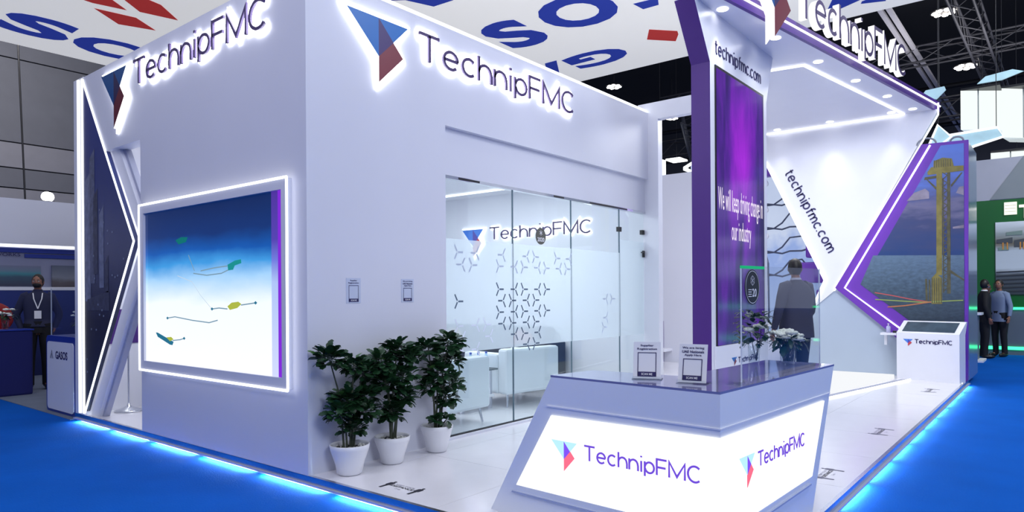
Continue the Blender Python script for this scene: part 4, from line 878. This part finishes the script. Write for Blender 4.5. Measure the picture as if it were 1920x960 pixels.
h3 = thing('cable_drum', 'dark drum-like fan behind the low far wall', 'fan', (13, 3.6, 3.9)); MB().tube([(13+.0, 3.62+.22*math.cos(a*.4), 3.92+.16*math.sin(a*.4)) for a in range(17)], .04, 6).build('rim', TRUSS, h3)
MB().tube([(13.05, 3.62, 3.92), (13.1, 3.62, 3.92)], .16, 16).build('hub', BLACK, h3)

# faceted white light boxes, upper right
LBX = glow('lit_fabric_box', (.93, 1.0, .98), .93); LBX2 = mat('pale_fabric', (.8, .88, .88), .7, emit=(.85, .95, .95), es=.55); FACET = mat('ice_blue_facet', lin(150, 185, 200), .5, emit=lin(170, 205, 215), es=.55, noise=.25, nscale=3)
def lbox(lb, pts, z0, z1, skirt):
    t_ = thing('light_box', lb, 'light box', (pts[0][0], pts[0][1], z0))
    n = len(pts)
    for i in range(n-1):
        a, b = pts[i], pts[i+1]
        MB().prism([(a[0], a[1], z0[i] if isinstance(z0, list) else z0), (b[0], b[1], z0[i+1] if isinstance(z0, list) else z0), (b[0], b[1], z1), (a[0], a[1], z1)], (.06, 0, 0)).build('lit_panel', LBX, t_)
        MB().prism([(a[0]+.05, a[1], z0-.002), (b[0]+.05, b[1], z0-.002), (b[0]+.9, b[1]-.1, z0-skirt*0+.02), (a[0]+.9, a[1]-.1, z0+.02)], (0, 0, .02)).build('underside', LBX2, t_)
        if i: 
            MB().box((a[0]-.012, a[1]-.012, z0), (a[0]+.002, a[1]+.012, z1)).build('seam', GREYSEAM, t_)
    MB().box((pts[0][0]+.02, pts[-1][1], z1), (pts[0][0]+.9, pts[0][1], z1+.05)).build('top_frame', BLACK, t_)
GREYSEAM = mat('grey_seam', (.3, .33, .33), .6)
lbox('large white faceted light box hanging at the right edge, left half', [(15.99, -2.52), (16.25, -2.84), (16.6, -3.27)], 5.12, 6.02, .1)
lbox('large white faceted light box at the right edge, lower right half', [(16.5, -3.27), (16.9, -3.66), (17.2, -4.1)], 4.92, 6.05, .1)
lbox('smaller white light box hanging above the green stand', [(17.0, -3.02), (17.1, -3.4), (17.3, -3.9)], 4.02, 4.66, .1)
for lb, P in (('ice-blue faceted hexagon tile lit near the canopy tip', [(11.0, -2.42, 4.80), (11.0, -2.50, 4.90), (11.0, -2.78, 4.92), (11.0, -2.80, 4.86), (11.0, -2.66, 4.72)]),
              ('ice-blue faceted tile above the large light box', [(16, -2.84, 6.12), (16, -3.0, 6.26), (16, -3.5, 6.32), (16, -3.7, 6.24), (16, -3.3, 6.12)])):
    t_ = thing('faceted_tile', lb, 'light box', P[0]); MB().prism(P, (.05, 0, 0)).build('lit_face', FACET, t_)
rg_ = thing('lit_arrow_frame', 'white outlined ice-blue arrow shapes above the purple panel', 'light box', (11.4, -2.8, 4.0))
for P in ([(11.2, -2.50, 3.90), (11.2, -2.66, 4.30), (11.2, -2.86, 4.06), (11.2, -2.60, 3.86)], [(11.25, -2.55, 3.95), (11.25, -2.84, 4.10), (11.25, -3.52, 4.13), (11.25, -3.60, 3.96), (11.25, -3.20, 3.86), (11.25, -2.6, 3.62)]):
    MB().prism(P, (.03, 0, 0)).build('facet', FACET, rg_); MB().tube([(p[0]-.03, p[1], p[2]) for p in P+[P[0]]], .022, 6).build('lit_frame', LEDS, rg_)

for nm, P in (('lit_ring', ((14, 2.85, 4.95),)), ('lit_ring.001', ((14, 3.1, 4.13),)), ('faceted_tile', ((11.02, -2.7, 4.9),)), ('faceted_tile.001', ((16.02, -3.3, 6.28),)), ('lit_arrow_frame', ((11.2, -2.66, 4.3), (11.26, -3.5, 4.13))), ('light_column', ((14, 4.14, 4.95),)), ('flat_ceiling_light', ((18.2, 5.65, 5.8),)), ('light_box', ((16.5, -2.9, 6.03),)), ('light_box.001', ((17.2, -3.7, 6.06),)), ('light_box.002', ((17.5, -3.5, 4.68),))):
    for p in P: MB().tube([p, (p[0], p[1], 10.61)], .006, 4).build('hanger_wire', DARK, bpy.data.objects[nm])
MB().tube([(13.1, 3.62, 3.76), (13.1, 3.62, -.1)], .05, 8).build('pole', DARK, h3)

# ================================================================== GREEN STAND, FAR RIGHT
GREEN = mat('green_laminate', lin(0, 92, 34), .35, noise=.02)
gs = thing('green_booth', 'green fronted booth with a large photo at the far right', 'booth', (16.3, -5, -.1))
MB().box((16.3, -9, .97), (16.5, -2.2, 3.45)).build('green_wall', GREEN, gs)
MB().box((16.3, -9, 3.45), (16.45, -2.2, 4.40)).build('upper_wall', mat('grey_white_fascia', lin(170, 172, 186), .6), gs)
MB().prism(yz([(-3.05, 3.46), (-3.75, 4.5), (-9, 4.5), (-9, 3.46)], 16.28), (.02, 0, 0)).build('grey_slope', mat('grey_slope', lin(132, 140, 146), .6), gs)
MB().box((16.2, -9, -.1), (16.3, -2.2, .97)).build('plinth_wall', mat('grey_plinth', lin(98, 110, 124), .4), gs)
GL = glow('green_led', (.05, 1, .35), 2.2)
MB().box((16.17, -9, .93), (16.2, -3.3, .985)).build('green_light_line', GL, gs); MB().box((16.17, -9, .02), (16.2, -2.2, .09)).build('green_light_line', GL, gs)
MB().box((16.27, -9, 1.27), (16.295, -3.15, 2.93)).build('photo', gradmat('machinery_print', [(0, lin(60, 68, 76)), (.28, lin(80, 88, 96)), (.36, lin(200, 210, 218)), (.6, lin(190, 200, 208)), (.70, lin(110, 104, 90)), (.82, lin(150, 160, 160)), (1, lin(225, 232, 238))], 'Z', -1.4+2.77-0, 3.03, 1, .10, 4, False, (1, .4, 3)), gs)
PGM = [mat('pipe_dark_print', lin(40, 46, 54)), mat('hull_print', lin(70, 76, 82)), mat('hull_green_print', lin(120, 142, 134)), mat('orange_print', lin(205, 140, 60))]
for z in (1.33, 1.42, 1.51, 1.60, 1.69, 1.78): pg = MB(); strip(yz([(-3.16, z), (-3.95, z+.03)], 16.262), (-1, 0, 0), .014, pg, 0); pg.build('photo_pipe', PGM[0], gs)
for i, (a, b, c_, d_) in enumerate(((-3.17, 2.45, .30, .12), (-3.35, 2.62, .30, .10), (-3.5, 2.35, .4, .22), (-3.2, 2.28, .2, .1))): flat(yz([(a, b), (a-c_, b), (a-c_, b+d_), (a, b+d_*.7)], 16.260)).build('photo_hull', PGM[1+i % 2], gs)
for a in (-3.28, -3.36, -3.60, -3.66): flat(yz([(a, 2.30), (a-.025, 2.30), (a-.025, 2.46), (a, 2.46)], 16.258)).build('photo_post', PGM[3], gs)
tg = MB(); tg.box((16.26, -3.553, 3.09), (16.29, -3.317, 3.375)); tg.build('lit_square', glow('lit_square', (1, .98, .85), 1.1), gs)
tl_ = MB()
for z in (3.16, 3.23, 3.30): strip(yz([(-3.33, z), (-3.54, z)], 16.258), (-1, 0, 0), .004, tl_)
tl_.build('square_lines', mat('square_line', lin(150, 160, 130)), gs)
LT = glow('lit_letter', (1, .98, .88), 1.1); MB().box((16.26, -3.95, 3.24), (16.29, -3.59, 3.30)).build('lit_letter', LT, gs); MB().box((16.26, -3.80, 3.0), (16.29, -3.68, 3.24)).build('lit_letter', LT, gs)
gk = thing('lectern', 'grey slim lectern beside the men at the right', 'lectern', (14.2, -2.9, -.1)); MB().box((14.05, -2.99, -.09), (14.35, -2.80, .86)).build('column', mat('grey_lectern', lin(105, 115, 135), .4), gk); MB().box((13.95, -3.06, .86), (14.4, -2.72, .91)).build('desktop', WALLW, gk); MB().box((13.8, -3.1, -.1), (14.5, -2.66, -.06)).build('foot', WHITEP, gk)

# ================================================================== LEFT NEIGHBOUR STAND
BLUEL = mat('royal_blue_laminate', lin(24, 52, 150), .4, noise=.02); DBLUE = mat('deep_blue_fabric', lin(8, 18, 92), .8)
lw_ = thing('neighbour_booth', 'blue and white neighbouring booth with pictures behind the masked man', 'booth', (1.0, 10, -.1))
MB().box((-3, 10.5, -.1), (4.4, 10.62, 3.0)).build('back_wall', mat('pale_grey_print', lin(140, 144, 172), .6, noise=.05), lw_)
MB().box((-3, 10.20, 2.32), (4.4, 10.50, 3.12)).build('fascia', WALL, lw_)
MB().box((-3, 10.47, 2.27), (4.4, 10.49, 2.315)).build('light_line', LED, lw_)
MB().box((-3, 10.46, 2.17), (4.4, 10.50, 2.25)).build('blue_trim', BLUEL, lw_)
MB().box((1.17, 10.47, 2.08), (4.4, 10.50, 2.15)).build('blue_stripe', BLUEL, lw_)
MB().box((-3, 10.40, -.1), (4.4, 10.50, 1.48)).build('blue_dado', gradmat('blue_dado_print', [(0, lin(14, 24, 80)), (1, lin(34, 50, 120))], 'Z', -.1, 1.48, 1, .1, 2, False), lw_)
MB().box((-3, 10.39, 1.48), (4.4, 10.50, 1.54)).build('ledge', WALLW, lw_)
MB().box((.2, 10.47, 1.56), (1.42, 10.495, 1.93)).build('picture', gradmat('ship_print', [(0, lin(60, 62, 84)), (.45, lin(64, 90, 110)), (.6, lin(70, 140, 150)), (.75, lin(110, 130, 150)), (1, lin(120, 124, 150))], 'Z', 1.66, 2.03, 1, .15, 4, False), lw_)
MB().box((1.60, 10.46, 1.50), (2.3, 10.495, 1.95)).build('picture', gradmat('works_print', [(0, lin(70, 66, 72)), (.3, lin(96, 90, 96)), (.5, lin(130, 136, 150)), (1, lin(96, 104, 124))], 'Z', 1.6, 2.05, 1, .25, 6, False), lw_)
MB().box((1.72, 4.9, -.1), (1.80, 5.0, 2.62)).v
tag(MB().box((.135, 4.66, -.1), (.16, 4.70, 2.55)).build('post_panel', BLUEL), 'thin blue upright panel edge beside the light frame', 'post')
fl_ = MB(); fit_text('', 'METAL WORKS', (.35, 10.465, 2.10), (.75, 0, 0), (0, 0, .06), None, None, .01, fl_, 0); fl_.build('heading', NAVY, lw_)
# spotlight on the fascia
ll = thing('floodlight', 'round bright lamp on the hall wall above the neighbouring booth', 'lamp', (1.45, 10.3, 3.2))
MB().tube([(1.50, 10.28, 3.21), (1.50, 10.40, 3.23)], .09, 16).build('lamp_face', glow('flood_face', (1, .97, .92), 10), ll); MB().box((1.40, 10.28, 3.12), (1.60, 10.42, 3.14)).build('bracket', DARK, ll)
# blue block counter
bc = thing('blue_counter', 'plain deep blue block counter at the left edge', 'counter', (.1, 8, -.1)); MB().box((-.6, 7.6, -.099), (.46, 7.93, .86)).build('body', DBLUE, bc, .03); MB().box((-.61, 7.59, .86), (.47, 7.94, .88)).build('countertop', BLUEL, bc)
# lettered counter
gc = thing('lettered_counter', 'white front counter lettered GASOS with blue rounded edge', 'counter', (.3, 5.35, -.1))
def rr_prism(y0, y1, z0, z1, r_, x, ex):
    pts = []
    for cy, cz, a0 in ((y1-r_, z1-r_, 0), (y0+r_, z1-r_, 90), (y0+r_, z0+r_, 180), (y1-r_, z0+r_, 270)):
        for k in range(5): a = math.radians(a0+k*22.5); pts.append((x, cy+r_*math.cos(a), cz+r_*math.sin(a)))
    return MB().prism(pts, (ex, 0, 0))
rr_prism(4.80, 5.80, -.099, .865, .07, .08, .5).build('body', BLUEL, gc); rr_prism(4.86, 5.74, -.06, .79, .05, .070, .010).build('front_panel', WALLW, gc)
fit_text('lettering', 'GASOS', (.068, 5.44, .578), (0, -.40, 0), (0, 0, .10), NAVY, gc, .03)
lg_ = MB(); strip(yz([(5.62, .578), (5.57, .68), (5.53, .578)], .068), (-1, 0, 0), .010, lg_); strip(yz([(5.575, .578), (5.575, .64)], .067), (-1, 0, 0), .006, lg_); lg_.build('emblem', mat('grey_emblem', lin(110, 110, 130)), gc)
ag = thing('acrylic_screen', 'clear acrylic guard standing on the lettered counter', 'acrylic screen', (.2, 5.4, .865)); MB().box((.11, 4.82, .867), (.116, 5.72, 1.46)).build('sheet', ACRYL, ag); MB().box((.108, 5.715, .867), (.118, 5.722, 1.46)).build('bright_edge', mat('acrylic_edge_b', (.5, .55, .65), .2), ag)
v3 = thing('flower_vase', 'white flowers in glass vase on the lettered counter', 'flowers', (.30, 5.15, .867)); bouquet(v3, (.32, 5.22, .867), .14, 14, .13, 15)
v4 = thing('flower_vase', 'cream flowers in glass vase on the blue block counter', 'flowers', (.16, 7.75, .88)); bouquet(v4, (.16, 7.78, .881), .16, 12, .13, 16)
rcx = thing('red_chair', 'red rounded chair back behind the blue block counter', 'chair', (.2, 9.2, -.1)); cm = MB(); cm.ball((.30, 9.0, 1.02), (.30, .06, .26), 0, 20, 12); cm.build('backrest', mat('red_shell', lin(150, 16, 24), .4), rcx)
cm = MB(); cm.ball((.30, 9.3, .72), (.28, .26, .05), 0, 16, 8); cm.build('seat', mat('red_shell_b', lin(150, 16, 24), .4), rcx)
for a, b in ((-.18, -.18), (.18, -.18), (-.18, .18), (.18, .18)): MB().tube([(.30+a, 9.3+b, .70), (.30+a*1.2, 9.3+b*1.2, -.094)], .012, 6).build('leg', STEEL, rcx)
# hall wall, drapes, hanging cable
hw = thing('wall_hall', 'grey panelled wall of the exhibition hall at far left', 'wall', (0, 18, 4)); tag(hw, kind='structure')
HW = mat('grey_hall_panel', lin(96, 98, 108), .7, noise=.04); HW2 = mat('light_grey_hall_panel', lin(124, 124, 134), .7, noise=.04)
zz = [-.1, 2.4, 4.35, 4.9, 5.6, 7.9, 10.6]
for i in range(len(zz)-1):
    for x0, x1 in ((-20, -8), (-8, 2.7), (2.7, 5.55)):
        MB().box((x0+.015, 18, zz[i]+.015), (x1-.015, 18.1, zz[i+1]-.02)).build('wall_panel', HW2 if i in (1, 3) else HW, hw)
MB().box((-20, 18.1, -.1), (20, 18.2, 10.6)).build('backing', DARK, hw)
dr = thing('black_drape', 'black hanging drape with folds beside the hall wall', 'drape', (6, 17.9, 5)); dm = MB(); P = []
for k in range(41): P.append((5.5+k*.12, 17.85+.07*math.sin(k*1.7)))
dm.add([(a, b, z) for a, b in P for z in (-.1, 10.5)], [(2*i, 2*i+2, 2*i+3, 2*i+1) for i in range(40)], 0, True); dm.build('folds', mat('charcoal_drape', (.035, .04, .05), .9, noise=.3, nscale=6), dr)
tag(MB().tube([(1.95, 14.0, 10.4), (2.2, 14.0, 3.0)], .02, 6).build('hanging_cable', BLACK), 'thin black cable hanging down at the far left', 'cable')

# ================================================================== PEOPLE
SKIN = mat('brown_skin', lin(150, 104, 84), .5, noise=.04, nscale=12); HAIR = mat('black_hair', (.010, .009, .009), .5, noise=.3, nscale=60)
EYEW = mat('eye_white', (.7, .7, .7), .3); EYED = mat('eye_iris', (.02, .012, .01), .2); LIPS = mat('lip_tone', lin(130, 78, 70), .5); SHOE = mat('black_shoe_leather', (.012, .012, .013), .3)
def bake_skin(verts, edges, radii):
    me = bpy.data.meshes.new('b'); me.from_pydata(verts, edges, []); o = bpy.data.objects.new('b', me); C.objects.link(o)
    m = o.modifiers.new('s', 'SKIN'); m.use_smooth_shade = True
    sv = me.skin_vertices[0].data
    for i, r_ in enumerate(radii): sv[i].radius = (r_, r_) if not isinstance(r_, tuple) else r_
    for i in range(len(verts)): sv[i].use_root = (i == 0)
    s2 = o.modifiers.new('d', 'SUBSURF'); s2.levels = 1; s2.render_levels = 1
    dg = bpy.context.evaluated_depsgraph_get(); out = bpy.data.meshes.new_from_object(o.evaluated_get(dg))
    vs = [v.co.copy() for v in out.vertices]; fs = [tuple(p.vertices) for p in out.polygons]; bpy.data.objects.remove(o); bpy.data.meshes.remove(out); return vs, fs
def person(lb, loc, rz, H, top, legs, arms, mask=None, badge=False, phone=None, headyaw=0, headtilt=0, jacket=True, collar=None, lean=0, stride=.0, fat=1.0):
    k = H/1.75; t_ = thing('person', lb, 'person', tuple(loc)); M = Matrix.Translation(loc) @ Matrix.Rotation(rz, 4, 'Z') @ Matrix.Rotation(lean, 4, 'X') @ Matrix.Scale(k, 4)
    V = []; E = []; Rd = []
    def v(p, r_, par=None):
        V.append(p); Rd.append(r_)
        if par is not None: E.append((par, len(V)-1))
        return len(V)-1
    pel = v((0, 0, .95), .11); wst = v((0, 0, 1.08), .105, pel); chs = v((0, .0, 1.28), .125, wst); nb = v((0, .01, 1.46), .055, chs); nk = v((0, -.005, 1.53), .05, nb); hdn = v((0, -.01, 1.60), .055, nk)
    hands = {}
    for s_ in (-1, 1):
        el, ha = arms[0 if s_ < 0 else 1]
        sh_ = v((s_*.165, .01, 1.41), .055, chs); e_ = v(el, .040, sh_); wv = v(tuple(Vector(el).lerp(Vector(ha), .86)), .027, e_)
        d = (Vector(ha)-Vector(el)).normalized(); pm_ = v(tuple(Vector(ha)+d*.03), .026, wv); hands[s_] = Vector(ha)+d*.06
        sidev = Vector((0, 1, 0)) if abs(d.y) < .8 else Vector((1, 0, 0)); sidev = (sidev-d*sidev.dot(d)).normalized(); cur = sidev.cross(d)*s_
        for f in range(4):
            b = Vector(ha)+d*.07+sidev*(-.028+.019*f); b1 = v(tuple(b), .009, pm_); b2_ = v(tuple(b+d*(.036+.004*(f in (1, 2)))+cur*.008), .008, b1); v(tuple(b+d*(.058+.01*(f in (1, 2)))+cur*.026), .007, b2_)
        b = Vector(ha)+d*.02-sidev*.036; b1 = v(tuple(b), .010, pm_); v(tuple(b+d*.035-sidev*.018+cur*.01), .009, b1)
        hp = v((s_*.095, 0, .90), .085, pel); kn = v((s_*.10, -.01+stride*s_*.5, .49), .056, hp); an = v((s_*.105, .02+stride*s_, .09), .038, kn); v((s_*.12, -.10+stride*s_, .035), .032, an)
    vs, fs = bake_skin(V, E, Rd)
    mb = MB(); mb.add(vs, fs, 0, True)
    hc = Vector((0, -.012, 1.635)); HM = Matrix.Translation(hc) @ Matrix.Rotation(headyaw, 4, 'Z') @ Matrix.Rotation(headtilt, 4, 'X')
    hb = MB(); hb.ball((0, 0, 0), (.074, .093, .116), 0, 20, 14)
    for i, p in enumerate(hb.v):      # jaw and face shaping
        x_, y_, z_ = p
        if z_ < -.03: s3 = 1-(-.03-z_)*2.4; x_ *= s3; y_ = y_*s3-.012*(1-s3)*4
        hb.v[i] = (x_, y_, z_)
    hb.add([(-.012, -.088, .022), (.012, -.088, .022), (.017, -.088, -.022), (-.017, -.088, -.022), (0, -.112, -.018), (0, -.094, .024)], [(0, 3, 4, 5), (1, 5, 4, 2), (3, 2, 4)], 0, True)
    for s_ in (-1, 1):
        hb.ball((s_*.074, .005, -.005), (.010, .018, .028), 0, 8, 6); hb.ball((s_*.029, -.079, .012), (.013, .010, .009), 1, 8, 6); hb.ball((s_*.029, -.086, .012), (.006, .005, .006), 2, 6, 5); hb.box((s_*.029-.014, -.092, .030), (s_*.029+.014, -.082, .036), 4)
    hb.ball((0, -.084, -.050), (.022, .010, .008), 3, 8, 6)
    mb.add([HM @ Vector(p) for p in hb.v], [], 0); o0 = len(mb.v)-len(hb.v)
    for f, mi in zip(hb.f, hb.m): mb.smooth.add(len(mb.f)); mb.f.append(tuple(j+o0 for j in f)); mb.m.append(mi)
    def put(m_, nm, mats): m_.v = [tuple(M @ Vector(p)) for p in m_.v]; return m_.build(nm, mats, t_)
    put(mb, 'body', [SKIN, EYEW, EYED, LIPS, HAIR])
    h_ = MB(); h_.ball((0, .012, .016), (.082, .094, .112), 0, 20, 14); h_.f = [f for f in h_.f if not all((h_.v[i][2] < .045 and h_.v[i][1] < -.02) or h_.v[i][2] < -.070 for i in f)]; h_.m = h_.m[:len(h_.f)]; h_.smooth = set(range(len(h_.f)))
    h_.v = [tuple(HM @ Vector(p)) for p in h_.v]; put(h_, 'hair', [HAIR])
    # top
    g = fat; tp = MB(); hem = .80 if jacket else .96
    secs = [(hem, .190*g, .135*g), (.95, .180*g, .130*g), (1.08, .170*g, .120*g), (1.22, .185*g, .125*g), (1.34, .200*g, .125), (1.42, .185, .105), (1.475, .095, .075), (1.50, .060, .062)]
    seg = 20; vs = []
    for z, rx, ry in secs:
        for i in range(seg):
            a = 6.283185*i/seg; ca, sa = math.cos(a), math.sin(a); ex = .8
            vs.append((rx*math.copysign(abs(ca)**ex, ca), .004+ry*math.copysign(abs(sa)**ex, sa), z))
    tp.add(vs, [(r_*seg+i, r_*seg+(i+1) % seg, (r_+1)*seg+(i+1) % seg, (r_+1)*seg+i) for r_ in range(len(secs)-1) for i in range(seg)], 0, True)
    for s_ in (-1, 1):
        el, ha = arms[0 if s_ < 0 else 1]; el, ha = Vector(el), Vector(ha); shp = Vector((s_*.155, .005, 1.415)); wr = el.lerp(ha, .88)
        pts = [shp-Vector((s_*.04, 0, -.01)), shp, shp.lerp(el, .5), el.lerp(shp, .12), el.lerp(wr, .12), el.lerp(wr, .55), wr]
        tp.tube(pts, [.070, .074*g, .062*g, .055, .053, .045, .038], 14)
    topo = put(tp, 'jacket' if jacket else 'shirt', [top])
    if collar:
        c_ = MB(); c_.lathe([(.062, 1.475), (.066, 1.50), (.057, 1.525)], (0, .0, 0), 16); put(c_, 'collar', [collar])
    # trousers
    tr_ = MB()
    for s_ in (-1, 1):
        tr_.tube([(s_*.085, 0, 1.0), (s_*.095, 0, .90), (s_*.10, -.002, .72), (s_*.103, -.01+stride*s_*.5, .49), (s_*.105, .01+stride*s_*.8, .25), (s_*.106, .018+stride*s_, .065)], [(.100, .115), (.100, .110), (.088, .092), (.068, .068), (.058, .060), (.056, .062)], 16)
    tr_.tube([(0, 0, .86), (0, 0, 1.04)], [(.15, .12), (.165, .125)], 18); put(tr_, 'trousers', [legs])
    for s_ in (-1, 1):
        so = MB(); so.ball((s_*.12, -.045+stride*s_, .045), (.046, .135, .042), 0, 14, 8); so.v = [(a, b, max(c_, .003)) for a, b, c_ in so.v]; so.tube([(s_*.106, .02+stride*s_, .04), (s_*.106, .02+stride*s_, .10)], .045, 10); put(so, 'shoe', [SHOE])
    if mask:
        mk = MB(); mk.ball((0, -.032, -.040), (.060, .068, .050), 0, 16, 10); mk.f = [f for f in mk.f if any(mk.v[i][1] < -.04 for i in f)]; mk.m = mk.m[:len(mk.f)]; mk.smooth = set(range(len(mk.f)))
        for s_ in (-1, 1): mk.tube([(s_*.05, -.07, -.02), (s_*.076, .0, -.005)], .002, 4)
        mk.v = [tuple(HM @ Vector(p)) for p in mk.v]; put(mk, 'face_mask', [mask])
    if badge:
        ln = MB()
        for s_ in (-1, 1): strip([(s_*.06, -.075, 1.47), (s_*.05, -.135, 1.38), (0, -.142, 1.23)], (0, -1, 0), .007, ln)
        put(ln, 'lanyard', [WHITEP]); bd = MB(); bd.box((-.045, -.150, 1.08), (.045, -.144, 1.20)); bd.box((-.03, -.1515, 1.11), (.03, -.1505, 1.14)); put(bd, 'name_badge', [WHITEP])
    return t_, M, hands
NAVYS = mat('navy_shirt', lin(34, 38, 70), .8, noise=.06); BLK = mat('black_trousers', lin(16, 16, 24), .8); GREYJ = mat('charcoal_jacket', lin(62, 62, 80), .8, noise=.05); BLJ = mat('black_suit', lin(14, 15, 24), .8)
LGJ = mat('light_grey_suit', lin(120, 136, 168), .8, noise=.05); MASKB = mat('black_mask', (.01, .01, .012), .7); MASKL = mat('blue_mask', lin(90, 130, 170), .7)
DOWN = (((-.27, .05, 1.14), (-.29, -.04, .88)), ((.27, .05, 1.14), (.29, -.04, .88)))
cy = math.radians(38.9)
# rz = 0 faces -Y; facing the camera from the left stand
person('man in navy shirt, black mask and white lanyard behind the left counters', Vector((.70, 8.2, -.094)), math.radians(-17), 1.80, NAVYS, BLK, (((-.28, .06, 1.14), (-.20, .0, .90)), ((.28, .06, 1.14), (.20, .03, .90))), mask=MASKB, badge=True, jacket=False, headyaw=-.25, collar=NAVYS)
person('man in charcoal jacket turned away inside the stand behind the flowers', Vector((5.685, -1.84, 0)), math.radians(150), 1.755, GREYJ, BLJ, (((-.27, -.02, 1.14), (-.22, -.14, .90)), ((.29, .03, 1.14), (.29, -.06, .88))), collar=mat('pale_collar', (.45, .46, .55), .7), headyaw=-.75, fat=1.16)
person('man in black suit holding a phone to his ear at far right', Vector((15.0, -3.03, -.1)), math.radians(15), 1.70, BLJ, BLJ, (((-.27, .03, 1.14), (-.25, -.05, .88)), ((.30, -.10, 1.20), (.13, -.10, 1.50))), mask=MASKL, collar=WHITEP, headyaw=.7)
person('man in light grey jacket standing behind the man with phone', Vector((15.6, -3.26, -.1)), math.radians(-125), 1.70, LGJ, BLK, (((-.25, -.06, 1.15), (-.12, -.16, 1.0)), ((.26, .0, 1.14), (.27, -.06, .90))), headyaw=.3)
ph = tag(MB().box((15.02, -3.205, 1.39), (15.06, -3.19, 1.53)).build('phone', BLACK), 'black phone held to the ear of the man in black suit', 'phone')
